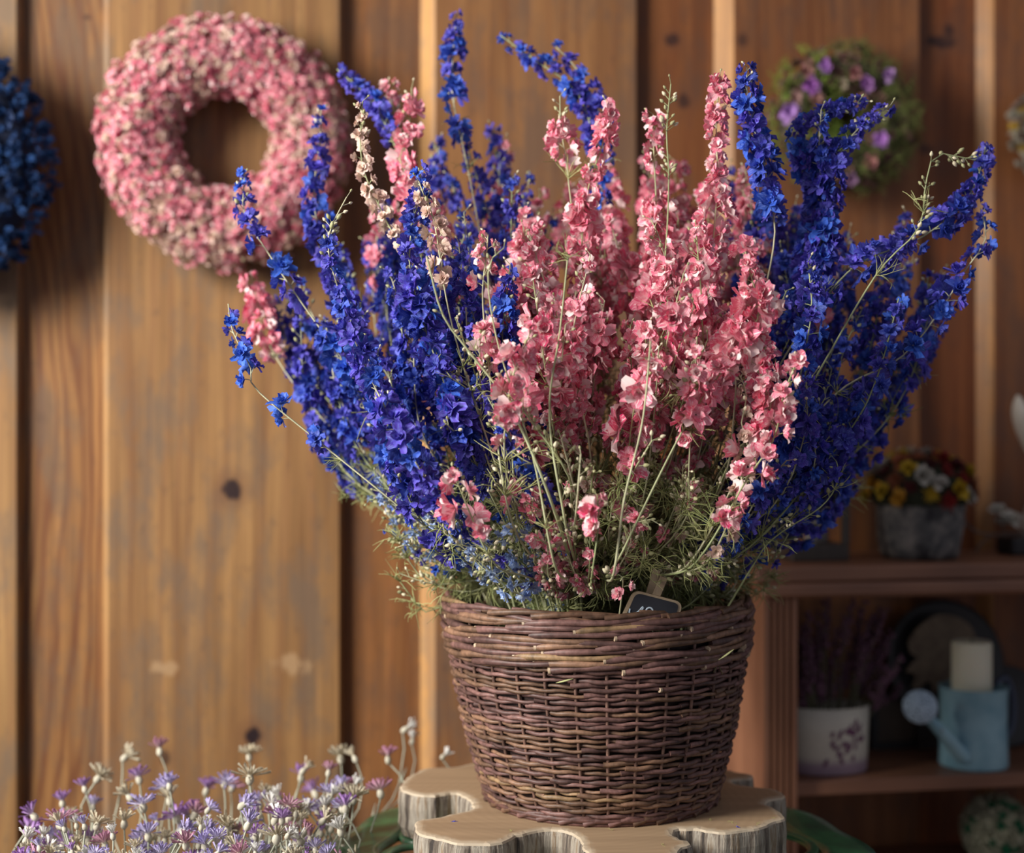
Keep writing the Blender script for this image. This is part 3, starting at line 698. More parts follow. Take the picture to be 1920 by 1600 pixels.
# ------------------------------------------------------------------ chalkboard clip
def chalkboard():
    Y=1.682; root=thing('chalkboard_tag','small black chalkboard price tag on a wooden peg tucked inside the basket rim','sign',P(1225,1150,Y))
    WD=wood_mat('peg_wood',(.50,.39,.26),(.38,.28,.17),(60,60,8)); BK=mat('chalkboard_black',(.018,.02,.028),.6); CH=mat('chalk',(.50,.62,.72),.9)
    k=Y/F; tilt=math.radians(-14)
    def L(px,py,dy=0): p=P(px,py,Y)-P(1225,1150,Y); return np.array([p[0],dy,p[2]])
    cor=[L(1188,1106),L(1281,1130),L(1262,1188),L(1160,1168)]
    c=sum(cor)/4
    def rounded(cor,ins,rad,n=6):
        out=[]; m=len(cor)
        for i in range(m):
            p=cor[i]+(c-cor[i])*ins; a=cor[i-1]+(c-cor[i-1])*ins; b=cor[(i+1)%m]+(c-cor[(i+1)%m])*ins
            d1=norm(a-p)*rad; d2=norm(b-p)*rad
            for t in np.linspace(0,1,n): out.append((1-t)**2*(p+d1)+2*t*(1-t)*p+t*t*(p+d2))
        return np.array(out)
    def slab(name,ins,rad,y0,y1,m):
        o=rounded(cor,ins,rad); n=len(o); mb=MB(); A=o.copy();A[:,1]=y0; B=o.copy();B[:,1]=y1
        mb.add(np.vstack([A,B]),[[i,(i+1)%n,n+(i+1)%n,n+i] for i in range(n)])
        for q in (A,B): mb.add(np.vstack([q,q.mean(0)]),[[i,(i+1)%n,n] for i in range(n)])
        return mb.obj(name,m,root,smooth=False)
    slab('frame',0,.010,-.002,.0035,WD); slab('board',.13,.007,-.0032,-.0018,BK)
    mb=MB()
    for st in ([(1181,1141),(1180,1149),(1187,1151),(1197,1146),(1204,1138),(1206,1139),(1199,1149),(1193,1160),(1191,1168)],
               [(1209,1147),(1214,1140),(1221,1140),(1224,1147),(1221,1155),(1213,1163),(1208,1166),(1222,1168)]):
        tube(mb,spline([L(x,y,-.0036) for x,y in st],26),.0011,5)
    mb.obj('chalk_writing',CH,root)
    def prong(px,w,dy,nm):
        (x0,y0),(x1,y1)=px; a=L(x0,y0,dy); b=L(x1,y1,dy); d=norm(b-a); s=np.cross(d,[0,1,0])*w
        mb=MB(); q=[a-s,a+s,b+s,b-s]; V=[*[p+[0,-.0025,0] for p in q],*[p+[0,.0025,0] for p in q]]
        mb.add(V,[[0,1,2,3],[7,6,5,4],[0,4,5,1],[1,5,6,2],[2,6,7,3],[3,7,4,0]]); o=mb.obj(nm,WD,root,smooth=False)
        bv=o.modifiers.new('b','BEVEL'); bv.width=.0008; bv.segments=2
    prong([(1246,1083),(1224,1136)],.0048,-.001+.0065,'clothespin_prong'); prong([(1234,1071),(1216,1134)],.0048,.016,'clothespin_prong')
chalkboard()

# ------------------------------------------------------------------ wall frame
TH=math.atan(.1727); CW,SW=math.cos(TH),math.sin(TH); W0=np.array([0,2.5437,0])
def W(u,v,z): return np.array([u*CW+v*SW, W0[1]+u*SW-v*CW, z])
def wl(px,py,v):                # pixel -> (u,z) on the plane v in front of the wall
    a=(px-960)/F; Y=(W0[1]-v/CW)/(1-.1727*a); X=a*Y; dx=X-0; dy=Y-W0[1]
    return dx*CW+dy*SW, CZ-(py-800)/F*Y
def wthing(name,label,cat,u,v,z,group=None): return thing(name,label,cat,W(u,v,z),TH,group)

def wall():
    T_=.024; mb=MB(); r=np.random.default_rng(4)
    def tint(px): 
        k=np.clip((px-200)/1500,0,1); return np.array([1.0,1.0,1.0])*(1-k)+np.array([.80,.54,.50])*k  # boards get redder and darker rightwards; the light's falloff is painted in here
    edges=[(-560,None),(-410,35),(198,640),(812,1196),(1372,1727),(1860,2250)]
    U=lambda px,v=0: wl(px,800,v)[0]
    prof=[]; LB={198:.006,812:.020,1372:.026,1860:.020,-410:.01}
    ulist=[]
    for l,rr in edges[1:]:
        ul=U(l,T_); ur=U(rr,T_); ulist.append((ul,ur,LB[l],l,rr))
    z0,z1=0,2.6; prev=-1.9
    for ul,ur,b,l,rr in ulist:
        def strip(ua,va,ub,vb,c):
            n=2; mb.add([[ua,-va,z0],[ub,-vb,z0],[ub,-vb,z1],[ua,-va,z1]],[[0,1,2,3]],c)
        strip(prev,0,ul-b,0,tint(l)*np.array([.92,.80,.72])); eg=(np.array([1.7,1.68,1.5]) if b>.01 else np.array([1.3,1.3,1.25]))*(tint(l)*.45+.55); strip(ul-b,0,ul-.002,T_-.004,eg); strip(ul-.002,T_-.004,ul+.004,T_,eg)  # left chamfers lightened in colour, a painted highlight on the window side
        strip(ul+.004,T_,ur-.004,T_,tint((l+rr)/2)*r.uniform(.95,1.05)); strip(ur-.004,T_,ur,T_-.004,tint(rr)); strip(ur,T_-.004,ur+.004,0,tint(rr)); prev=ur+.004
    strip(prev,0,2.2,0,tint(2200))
    # thickness behind
    mb.add([[-1.9,0,z0],[2.2,0,z0],[2.2,0,z1],[-1.9,0,z1],[-1.9,.06,z0],[2.2,.06,z0],[2.2,.06,z1],[-1.9,.06,z1]],[[5,4,7,6],[0,3,7,4],[1,5,6,2],[3,2,6,7],[0,4,5,1]],(.8,.8,.8))
    m=mat('wall_wood',(.4,.22,.1),.5); n=N(m); o=n.obj(); n.b.inputs['Specular IOR Level'].default_value=.3
    warp=n.noise(n.mapping(o,(5,1,.8)),1.,2,.4)
    xx=n.n('SeparateXYZ'); n.l(o,xx.inputs[0])
    q=n.math('ADD',xx.outputs[0],n.math('MULTIPLY',warp,.30)); wv=n.math('SINE',n.math('MULTIPLY',q,150.))
    wv=n.math('MULTIPLY_ADD',wv,.5,.5)
    # one recessed board shows broad arching growth rings
    z_=xx.outputs[2]; ua=wl(40,800,0)[0]; ub=wl(192,800,0)[0]
    zz=n.math('SUBTRACT',z_,1.15); par=n.math('MULTIPLY',n.math('MULTIPLY',zz,zz),.11)
    q2=n.math('ADD',n.math('ADD',n.math('SUBTRACT',xx.outputs[0],ua),par),n.math('MULTIPLY',n.noise(n.mapping(o,(9,1,1.4)),1.,3,.5),.10))
    wv2=n.math('POWER',n.math('MULTIPLY_ADD',n.math('SINE',n.math('MULTIPLY',q2,330.)),.5,.5),2.5)
    msk=n.math('MULTIPLY',n.math('GREATER_THAN',xx.outputs[0],ua),n.math('LESS_THAN',xx.outputs[0],ub))
    fine=n.noise(n.mapping(o,(170,1,3)),1,4,.6); mid=n.noise(n.mapping(o,(34,1,1.3)),1,4,.55); blot=n.noise(n.mapping(o,(12,1,5)),1,5,.65); spk=n.noise(n.mapping(o,(60,1,22)),1,4,.7)
    c=n.mix(n.ramp(mid,[(.33,0.),(.68,1.)]),(.215,.112,.045),(.370,.212,.084))
    c=n.mix(n.math('MULTIPLY',n.math('POWER',wv,3.),.36),c,(.19,.085,.04)); c=n.mix(n.math('MULTIPLY',n.math('MULTIPLY',wv2,msk),.8),c,(.15,.06,.03))
    c=n.mix(1.,c,n.ramp(fine,[(.3,.78),(.7,1.1)]),'MULTIPLY')
    c=n.mix(n.ramp(blot,[(.46,0.),(.62,.7)]),c,(.150,.112,.080))
    c=n.mix(n.ramp(spk,[(.57,0.),(.75,.55)]),c,(.09,.06,.045))
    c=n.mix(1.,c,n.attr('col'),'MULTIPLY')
    kn=[(435,918,17,20,.95),(475,1380,15,17,1.),(310,1422,9,14,.7),(1267,68,14,13,.75),(1290,185,12,16,.7),(1392,75,12,12,.55),(1775,72,34,13,.85),(1790,50,12,14,.7),(1655,786,14,16,.6),(1740,275,26,10,.6),(12,1690,9,9,.3),(160,25,7,5,.5)]
    for px,py,rx,rz,am in kn:
        u,z=wl(px,py,T_); k=2.5/F
        d=n.n('VectorMath',operation='LENGTH'); mp=n.mapping(o,(1/(rx*k),0,1/(rz*k)),(-u/(rx*k),0,-z/(rz*k))); n.l(mp,d.inputs[0])
        dd=n.math('ADD',d.outputs['Value'],n.math('MULTIPLY',n.math('SUBTRACT',spk,.5),1.4))
        halo=n.ramp(n.math('MULTIPLY',dd,.25),[(.22,.5*am),(.62,0.)]); c=n.mix(halo,c,(.13,.055,.03))
        core=n.ramp(n.math('MULTIPLY',dd,.5),[(.38,am),(.56,0.)]); c=n.mix(core,c,(.022,.012,.014))
    for px,py,rx,rz in((310,1254,30,13),(548,1245,30,20)):
        u,z=wl(px,py,T_); k=2.5/F; d=n.n('VectorMath',operation='LENGTH'); n.l(n.mapping(o,(1/(rx*k),0,1/(rz*k)),(-u/(rx*k),0,-z/(rz*k))),d.inputs[0])
        dd=n.math('ADD',d.outputs['Value'],n.math('MULTIPLY',n.math('SUBTRACT',spk,.5),3.)); c=n.mix(n.ramp(n.math('MULTIPLY',dd,.5),[(.3,.7),(.5,0.)]),c,(.40,.26,.14))
    n.color(c); n.bump(n.mix(.5,fine,mid),.35,.002)
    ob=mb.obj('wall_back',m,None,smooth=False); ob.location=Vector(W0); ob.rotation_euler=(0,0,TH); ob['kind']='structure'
    fl=MB(); box(fl,(-3,-.6,-.02),(3.2,3.4,0)); f=fl.obj('floor',wood_mat('floor_wood',(.20,.13,.09),(.12,.08,.055),(6,30,6)),None,False); f['kind']='structure'
wall()

# ------------------------------------------------------------------ wreaths
def wreath(name,label,px,py,Rpx,rpx,v,kind,seed,dens):
    u,z=wl(px,py,v); sc=((W(u,v,z))[1])/F; R=Rpx*sc; tr=rpx*sc; r=np.random.default_rng(seed)
    # centre sits so that the tube just rests on the boards
    root=wthing(name,label,'wreath',u,.036+tr*.75,z)
    ring=MB(); a=np.linspace(0,2*PI,72,endpoint=False)
    tube(ring,np.c_[np.cos(a)*R,np.zeros(72),np.sin(a)*R],tr*.72,10,(1,1,1),closed=True,squash=1.0)
    ring.obj('straw_ring',mat(name+'_straw',{'pink':(.30,.18,.10),'blue':(.012,.02,.05),'green':(.07,.06,.035),'pale':(.25,.22,.17)}[kind],.9),root)
    cnt=dens; items=[]
    for i in range(cnt):
        th=r.random()*2*PI; ph=r.uniform(-1.75,1.75)      # ph 0 faces the room
        rr=tr*r.uniform(.78,1.05); rad=np.array([math.cos(th),0,math.sin(th)]); d=norm(rad*math.sin(ph)+np.array([0,-1,0])*math.cos(ph))
        if r.random()>1+.0*ph: continue
        items.append((rad*R+d*rr*np.array([1,.85,1]),norm(d+r.normal(0,.35,3)),abs(ph)+r.random()*.5,th,ph))
    return root,R,tr,items,r
def pink_wreath():
    root,R,tr,items,r=wreath('pink_wreath','large pink dried-flower wreath hanging on the wide board at left',422,267,161,66,.08,'pink',11,3900)
    items.sort(key=lambda t:t[2]); rest=MB(); cols=[]
    sh=[]
    for T in PINK_T:
        for q in range(3):
            mb=MB(); k=r.random()
            f=pinkcol(r,k) if q<2 else creamcol(r)
            put(mb,T,(0,0,0),(0,0,1),1,0,f,0,r.random()*9); sh.append(mb.mesh('pink_wreath_blossom',M_PINK if q<2 else M_CREAM))
    for i,(p,d,_,th,ph) in enumerate(items):
        s=r.uniform(.0055,.0100)*(1.0 if i%9 else 1.25); p=p+d*(r.normal(0,.0035)+(.011*r.random() if r.random()<.15 else 0))
        if i<100:
            b=bpy.data.objects.new('blossom',sh[int(r.integers(len(sh)))]); COL.objects.link(b); b.parent=root
            Rb=rotz_to(d,r.random()*6.28); p2=p+d*.004; b.matrix_local=Matrix([[*(Rb[k]*s*1.15),p2[k]] for k in range(3)]+[[0,0,0,1]])
        else:
            cream=r.random()<.30+.14*math.sin(th*3+1)
            put(rest,PINK_T[int(r.integers(9))],p,d,s,r.random()*6,creamcol(r) if cream else pinkcol(r,np.clip(r.normal(.42+.35*math.sin(th*5+ph*3)*math.cos(th*2-1),.22),0,1)),1 if cream else 0,r.random()*9)
    for q in range(500):      # little buds and straws poking out
        p,d,_,th,ph=items[int(r.integers(len(items)))]; put(rest,BUD,p+d*.006,d,r.uniform(.002,.0035),0,(.55,.50,.30),2)
    o=rest.obj('blossom_cover',[M_PINK,M_CREAM,M_BUD],root); o['kind']='stuff'
pink_wreath()
def blue_wreath():
    root,R,tr,items,r=wreath('blue_wreath','dark blue dried-flower wreath cut by the left edge of the photo',-172,308,172,86,.09,'blue',12,1700)
    mb=MB(); m=petal_mat('navy_petal',(.10,.20,.42),(.5,.85)); 
    for p,d,_,th,ph in items:
        if math.cos(th)<.1: continue
        k=r.random(); c=np.array([.012,.022,.075])*(1-k)+np.array([.03,.10,.30])*k
        dd=norm(d+np.array([.0,0,.7])+r.normal(0,.2,3))
        for q in range(3): put(mb,BLUE_T[int(r.integers(9))],p+dd*q*.006,norm(dd+r.normal(0,.5,3)),r.uniform(.0045,.0075),r.random()*6,c,0,r.random()*9)
    o=mb.obj('blossom_cover',m,root); o['kind']='stuff'
blue_wreath()
def green_wreath():
    root,R,tr,items,r=wreath('green_purple_wreath','small green and purple dried-flower wreath on the wide board at right',1575,228,84,54,.07,'green',13,700)
    mb=MB()
    for p,d,_,th,ph in items:
        k=r.random()
        left=math.cos(th)<-.35
        if k<.42: p=p+d*r.uniform(0,.008); c=np.array([.20,.24,.07]) if not left else np.array([.32,.46,.08]); T=TUFT[int(r.integers(6))]; s=.026; put(mb,T,p,d,s,r.random()*6,c*r.uniform(.6,1.3),0)
        elif k<.86: put(mb,PINK_T[int(r.integers(9))],p,d,.009,r.random()*6,np.array([.24,.12,.11])*r.uniform(.6,1.4),1)
        else: put(mb,BUD,p+d*.004,d,.0045,0,np.array([.25,.16,.12]),0)
    o=mb.obj('moss_and_leaves',[M_LEAF,vcol_mat('brown_leaf',.8,.3)],root); o['kind']='stuff'
    PV=vcol_mat('purple_blossom',.6,.2); 
    sc=2.62/F; u0,z0=wl(1575,228,.07)
    for px,py,s,c in((1535,132,.013,(.45,.20,.60)),(1510,168,.017,(.40,.14,.50)),(1470,218,.019,(.50,.28,.66)),(1612,165,.016,(.42,.2,.5)),(1652,148,.014,(.5,.3,.6)),(1638,268,.016,(.48,.22,.62)),(1582,342,.013,(.3,.16,.3)),(1590,145,.014,(.45,.2,.2)),
                    (1520,195,.015,(.42,.22,.2)),(1480,190,.014,(.45,.27,.25)),(1568,165,.011,(.42,.35,.25)),(1620,310,.014,(.40,.17,.16)),(1500,142,.013,(.38,.18,.16)),(1640,225,.012,(.34,.35,.18)),(1600,195,.013,(.42,.20,.2))):
        u,z=wl(px,py,.10); b=MB(); put(b,PINK_T[int(r.integers(9))],(0,0,0),(0,-1,0),s,r.random()*6,np.array(c)); o=b.obj('blossom',PV,root); o.location=(u-u0,-.052,z-z0)
green_wreath()
def pale_wreath():
    root,R,tr,items,r=wreath('pale_wreath','pale straw-flower wreath cut by the right edge of the photo',1968,250,48,32,.06,'pale',14,420)
    mb=MB()
    for p,d,_,th,ph in items:
        k=r.random(); c=np.array([.42,.40,.33]) if k<.6 else (np.array([.55,.36,.05]) if k<.7 else np.array([.30,.22,.18]))
        put(mb,STAR[int(r.integers(4))],p,d,.012,0,c*r.uniform(.7,1.2),0)
    o=mb.obj('blossom_cover',vcol_mat('straw_blossom',.7,.2),root); o['kind']='stuff'
pale_wreath()

# ------------------------------------------------------------------ bookcase
M_CASE=wood_mat('bookcase_wood',(.27,.125,.070),(.175,.075,.043),(30,30,2.2),.45)
M_CASEH=wood_mat('bookcase_wood_across',(.27,.125,.070),(.175,.075,.043),(2.2,30,30),.45)
VF=.285; VB=.038
UL,_=wl(1428,1300,VF); TOPZ=1.0; MIDZ=.644; LOWZ=.455
UR=1.45
def bookcase():
    root=wthing('bookcase','reddish brown open wooden bookcase with fluted post standing against the board wall','bookcase',UL,VF,0)
    X=lambda u:u-UL; Yv=lambda v:VF-v        # local coordinates: x along wall, y towards the wall
    w,_=wl(1490,1300,VF); pw=w-UL
    mb=MB(); box(mb,(0,.0,0),(.022,Yv(VB),TOPZ-.045),bev=.001); mb.obj('side_panel',M_CASE,root,False)
    mb=MB(); box(mb,(X(UR)-.022,0,0),(X(UR),Yv(VB),TOPZ-.045),bev=.001); mb.obj('side_panel',M_CASE,root,False)
    # fluted post: profile along x extruded in z
    prof=[(0,.0),(0,-.012)]; g=4; x0=.010; gw=(pw-.014)/g
    for i in range(g):
        a=x0+i*gw; prof+=[(a,-.012),(a+gw*.15,-.004),(a+gw*.4,-.004),(a+gw*.55,-.012)]
    prof+=[(pw,-.012),(pw,.004)]
    prof=np.array(prof); n=len(prof); z0,z1=0,TOPZ-.045; V=np.vstack([np.c_[prof,np.full(n,z0)],np.c_[prof,np.full(n,z1)]])
    mb=MB(); mb.add(V,[[i,i+1,n+i+1,n+i] for i in range(n-1)]+[[n-1,0,n,2*n-1]]); mb.obj('fluted_post',M_CASE,root,False)
    # shelves
    mb=MB(); e=.014
    box(mb,(-e,-.012,TOPZ-.026),(X(UR)+e,Yv(VB),TOPZ),bev=.004); mb.obj('top_board',M_CASEH,root,False)
    mb=MB(); box(mb,(-e*.5,-.024,TOPZ-.050),(X(UR)+e,-.0,TOPZ-.0262),bev=.006); box(mb,(-e*.5,0.0005,TOPZ-.045),(X(UR),.022,TOPZ-.0262)); mb.obj('top_moulding',M_CASEH,root,False)
    for z,t in((MIDZ,.024),(LOWZ,.024),(.1,.024)):
        mb=MB(); box(mb,(.0225 if True else 0,.0045,z-t),(X(UR)-.0225,Yv(VB),z),bev=.002); mb.obj('shelf',M_CASEH,root,False)
bookcase()
def onshelf(px,v): return wl(px,1000,v)[0]

def watering_can():
    M=mat('blue_enamel',(.22,.42,.50),.5); n=N(M); o=n.obj(); c=n.ramp(n.noise(o,25,4,.6),[(.3,(.16,.33,.42)),(.6,(.27,.46,.54))])
    c=n.mix(n.ramp(n.noise(o,70,3,.7),[(.66,0.),(.72,.6)]),c,(.25,.18,.14)); n.color(c)
    u=onshelf(1825,.215); v=.215; root=wthing('watering_can','small pale blue metal watering can holding a candle on the middle shelf','watering can',u,v,MIDZ+.0005)
    r0,h=.058,.136; mb=MB()
    lathe(mb,[(.001,0),(r0*.98,0),(r0*1.0,.004),(r0*.96,h*.5),(r0*.985,h-.003),(r0*1.02,h),(r0*.97,h),(r0*.93,h*.5),(r0*.95,.006),(.001,.006)],56); mb.obj('body',M,root)
    mb=MB(); tube(mb,spline([(-.038,-.040,.022),(-.082,-.056,.066),(-.128,-.066,.112)],14),np.linspace(.013,.0085,14),14); mb.obj('spout',M,root)
    mb=MB(); c0=np.array([-.132,-.068,.116]); d=norm([-.35,-.85,.35]); 
    lathe(mb,[(.001,-.016),(.008,-.014),(.018,-.004),(.0275,.006),(.0285,.009),(.0265,.012),(.001,.015)],28)
    R=rotz_to(d,0); mb.v=[q@R.T+c0 for q in mb.v]; M2=mat('rose_metal',(.26,.36,.46),.6); n=N(M2); vz=n.n('TexVoronoi'); vz.inputs['Scale'].default_value=190; n.l(n.obj(),vz.inputs['Vector']); n.color(n.ramp(vz.outputs['Distance'],[(.25,(.05,.09,.15)),(.4,(.36,.47,.57))])); mb.obj('sprinkler_rose',M2,root)
    mb=MB(); tube(mb,spline([(.050,.02,h-.004),(.078,.03,h+.006),(.095,.036,h*.72),(.088,.034,h*.35),(.052,.022,h*.22)],24),.006,10,squash=1.0); M3=mat('dark_blue_metal',(.045,.06,.10),.5); o=mb.obj('handle',M3,root); o['label']='dark blue handle'
    cu=onshelf(1822,.20); root=wthing('pillar_candle','cream pillar candle standing in the pale blue watering can','candle',u-.003,v,MIDZ+.007)
    CW_=mat('candle_wax',(.66,.64,.50),.5,Subsurface_Weight=.2); mb=MB(); rc=.034; hc=.208
    lathe(mb,[(.001,0),(rc,0),(rc,hc-.005),(rc-.003,hc),(rc-.008,hc-.001),(.004,hc-.006),(.001,hc-.006)],44); mb.obj('wax_body',CW_,root)
    mb=MB(); tube(mb,[(0,0,hc-.006),(.0005,0,hc+.001),(.002,0,hc+.006)],.0012,6,(.05,.04,.04)); mb.obj('wick',mat('wick',(.05,.045,.04),.9),root)
watering_can()

def lavender_planter():
    u=onshelf(1553,.215); v=.21; root=wthing('oval_planter','cream oval planter with purple lavender print on the middle shelf, filled with dried lavender','planter',u,v,MIDZ+.0005)
    M=mat('planter_glaze',(.55,.52,.45),.45); n=N(M); o=n.obj(); s=n.n('SeparateXYZ'); n.l(o,s.inputs[0])
    c=n.mix(n.ramp(s.outputs[2],[(.016,1.),(.030,0.)]),(.56,.54,.46),(.30,.22,.28))
    c=n.mix(n.ramp(n.noise(n.mapping(o,(60,60,420)),1,2),[(.55,0.),(.72,.35)]),c,(.30,.30,.28)); n.color(c)
    mb=MB(); H=.112
    def fn(q): return q
    lathe(mb,[(.001,0),(.066,0),(.068,.004),(.0705,H*.6),(.072,H),(.069,H),(.066,H*.6),(.064,.006),(.001,.006)],60,sx=1.02,sy=.66); mb.obj('pot',M,root)
    # printed lavender sprigs: small flat petals lying on the pot's front
    pm=mat('lavender_print',(.13,.045,.10),.6); mb=MB(); r=np.random.default_rng(6)
    def surf(a,z): rr=.0692+.0035*z/H; return np.array([rr*1.02*math.cos(a),rr*.66*math.sin(a),z])
    def blob(a,z,w,h,rot):
        c_=[]; 
        for t in np.linspace(0,2*PI,10,endpoint=False):
            x=w*math.cos(t)*math.cos(rot)-h*math.sin(t)*math.sin(rot); y=w*math.cos(t)*math.sin(rot)+h*math.sin(t)*math.cos(rot)
            p=surf(a+x/.07,z+y); c_.append(p*[1.006,1.01,1])
        c_=np.array(c_); mb.add(np.vstack([c_,c_.mean(0)]),[[i,(i+1)%10,10] for i in range(10)])
    for (a0,z0,n_,spr) in((-1.50,.050,22,.014),(-1.05,.070,13,.009)):
        for i in range(n_): blob(a0+r.normal(0,spr/.06),z0+r.normal(0,spr*1.2),.0030,.0062,r.uniform(-.9,.9))
    o=mb.obj('printed_sprigs',pm,root); o['label']='purple lavender print'
    ms=mat('lavender_stem',(.10,.10,.055),.8); mf=vcol_mat('lavender_flower',.8,.3)
    r=np.random.default_rng(8)
    for i in range(64):
        a=r.uniform(-1,1); b=r.uniform(-1,1); bx=a*.052; by=b*.026
        tx=a*.075+r.normal(0,.022)+(.04 if a>.3 else 0); tx=max(tx,-.052); hh=r.uniform(.15,.31)*(1-.2*abs(a)); hh=min(hh,TOPZ-.07-MIDZ)
        rt=wthing('lavender_stem','thin dried lavender stalk with dusky purple head in the cream oval planter','dried lavender',u+bx,v-by*1.0,MIDZ+.012,'lavender stalks in the oval planter')
        p=spline([(0,0,0),((tx-bx)*.3,by*.1,hh*.5),(tx-bx,b*.03-by,hh)],14); mb=MB(); tube(mb,p,.0011,4); mb.obj('stem',ms,rt)
        fb=MB()
        for q in np.linspace(.72,1,9):
            pp=np.array([np.interp(q,np.linspace(0,1,14),p[:,k]) for k in range(3)])
            for w in range(3): put(fb,BUD,pp+r.normal(0,.0028,3),norm([r.normal(0,.6),r.normal(0,.6),1]),r.uniform(.0034,.0052),0,np.array([.135,.065,.105])*r.uniform(.5,1.3))
        fb.obj('flower_head',mf,rt)
lavender_planter()

def shelf_things():
    r=np.random.default_rng(21)
    # stone pot with dome of dried flowers
    v=.17; u=onshelf(1724,v); sc=2.50/F
    root=wthing('flower_pot','round grey stone pot with yellow, red and white dried flowers on the bookcase top','flower pot',u,v,TOPZ+.0005)
    M=mat('stone',(.12,.12,.125),.8); n=N(M); o=n.obj(); c=n.ramp(n.noise(o,30,5,.7),[(.36,(.02,.02,.025)),(.5,(.09,.09,.09)),(.68,(.24,.22,.20))]); n.color(c); n.bump(n.noise(o,40,5,.7),.8,.004)
    mb=MB(); W_=.076
    def lump(q):
        a=np.arctan2(q[:,1],q[:,0]); k=1+.03*np.sin(a*7+q[:,2]*60)+.02*np.sin(a*3+2)
        return q*np.c_[k,k,np.ones(len(q))]
    lathe(mb,[(.001,0),(W_*.80,0),(W_*.88,.008),(W_*.93,.03),(W_*.97,.06),(W_*.99,.09),(W_*.97,.105),(W_*.88,.108),(W_*.86,.09),(.001,.088)],48,fn=lump); mb.obj('pot',M,root)
    mb=MB(); mb2=[]; 
    lathe(mb,[(.080,.094),(.086,.112),(.078,.142),(.052,.166),(.001,.175)],30,(.03,.035,.02)); mb.obj('moss_dome',vcol_mat('dark_moss',.9,.4),root)
    cols=[(.62,.42,.03),(.60,.30,.03),(.30,.02,.02),(.48,.45,.40),(.30,.09,.04),(.10,.01,.015),(.62,.42,.03),(.50,.48,.42)]
    PM=vcol_mat('dried_daisy',.7,.2)
    for i in range(58):
        a=i*2.399; f=(i+.5)/58; el=PI/2*(1-f**.62); d=np.array([math.cos(a)*math.cos(el),math.sin(a)*math.cos(el),math.sin(el)])
        p=np.array([d[0]*.092,d[1]*.092,.102+d[2]*.080]); b=MB(); put(b,STAR[2] if i%2 else PINK_T[i%9],p,norm(d+r.normal(0,.15,3)),r.uniform(.015,.020),r.random()*6,np.array(cols[int(r.integers(8))])*r.uniform(.6,.95))
        b.obj('blossom',PM,root)
    # dark lantern half hidden by the bouquet
    v=.16; u=onshelf(1518,v); root=wthing('lantern','dark wooden lantern half hidden behind the bouquet at the bookcase top left','lantern',u,v,TOPZ+.0005)
    DK=wood_mat('dark_wood',(.045,.035,.028),(.025,.02,.018),(30,30,4)); w=.052
    mb=MB(); box(mb,(-w,-w,0),(w,w,.028),bev=.002); mb.obj('base',DK,root,False)
    for sx in(-1,1):
        for sy in(-1,1): mb=MB(); box(mb,(sx*(w-.006)-.006,sy*(w-.006)-.006,.0282),(sx*(w-.006)+.006,sy*(w-.006)+.006,.17),bev=.001); mb.obj('post',DK,root,False)
    mb=MB(); box(mb,(-w-.004,-w-.004,.1702),(w+.004,w+.004,.182),bev=.002); 
    mb.add([[-w,-w,.182],[w,-w,.182],[w,w,.182],[-w,w,.182],[0,0,.235]],[[0,1,4],[1,2,4],[2,3,4],[3,0,4]]); mb.obj('roof',DK,root,False)
    rt=wthing('pillar_candle','grey-white candle inside the dark lantern behind the bouquet','candle',u+.012,v,TOPZ+.029); mb=MB(); lathe(mb,[(.001,0),(.02,0),(.02,.10),(.016,.102),(.001,.099)],28); mb.obj('wax_body',mat('grey_wax',(.35,.33,.32),.6),rt)
    # driftwood twig with white blossom
    v=.14; u=onshelf(1900,v); root=wthing('twig_ornament','dark twig ornament with white cotton blossom on a black block, right of the stone pot','ornament',u,v,TOPZ+.0005)
    mb=MB(); box(mb,(-.018,-.03,0),(.09,.03,.030),bev=.004); mb.obj('block',mat('black_block',(.02,.02,.022),.6),root,False)
    BR=wood_mat('twig_bark',(.16,.10,.07),(.05,.035,.03),(30,30,30)); mb=MB()
    tube(mb,spline([(.10,0,.036),(.03,-.01,.040),(-.04,-.015,.036),(-.085,-.02,.044),(-.105,-.02,.062)],20),np.linspace(.0045,.0022,20),7); tube(mb,spline([(-.05,-.015,.037),(-.075,-.02,.02),(-.085,-.02,.004)],8),.0022,5); tube(mb,spline([(-.02,-.012,.037),(-.03,-.016,.05),(-.033,-.016,.06)],8),.002,5); mb.obj('twig',BR,root)
    WB=mat('cotton_white',(.55,.53,.46),.9)
    for x,z,s in((-.040,.078,.017),(-.014,.062,.020),(-.030,.058,.016)):
        mb=MB(); T=floret(int(x*-1000)+200,1.0); put(mb,T,(x,-.018,z),norm([x,-.4,.8]),s,0,(1,1,1)); mb.obj('cotton_blossom',WB,root)
    # white ear-shaped ceramic
    v=.13; u=onshelf(1935,v); root=wthing('ceramic_hare','white ceramic figure with a long rounded upright ear at the right edge above the bookcase','figurine',u+.03,v,TOPZ+.0005)
    C=mat('white_ceramic',(.62,.58,.50),.4); mb=MB(); mb2=MB()
    lathe(mb,[(.001,0),(.042,0),(.05,.02),(.046,.06),(.034,.09),(.030,.105),(.036,.125),(.030,.150),(.012,.165),(.001,.168)],32); mb.obj('body',C,root)
    for sx,px in((-1,0),(1,0)):
        e=MB(); tube(e,spline([(sx*.012,0,.150),(sx*.030,0,.19),(sx*.050,0,.245),(sx*.058,0,.286)],22),[.010,.0115,.013,.0145,.016,.0175,.019,.0202,.0212,.0222,.023,.0235,.0238,.0238,.0235,.0228,.0217,.0200,.0176,.0144,.010,.003],16,squash=.6); e.obj('ear',C,root)
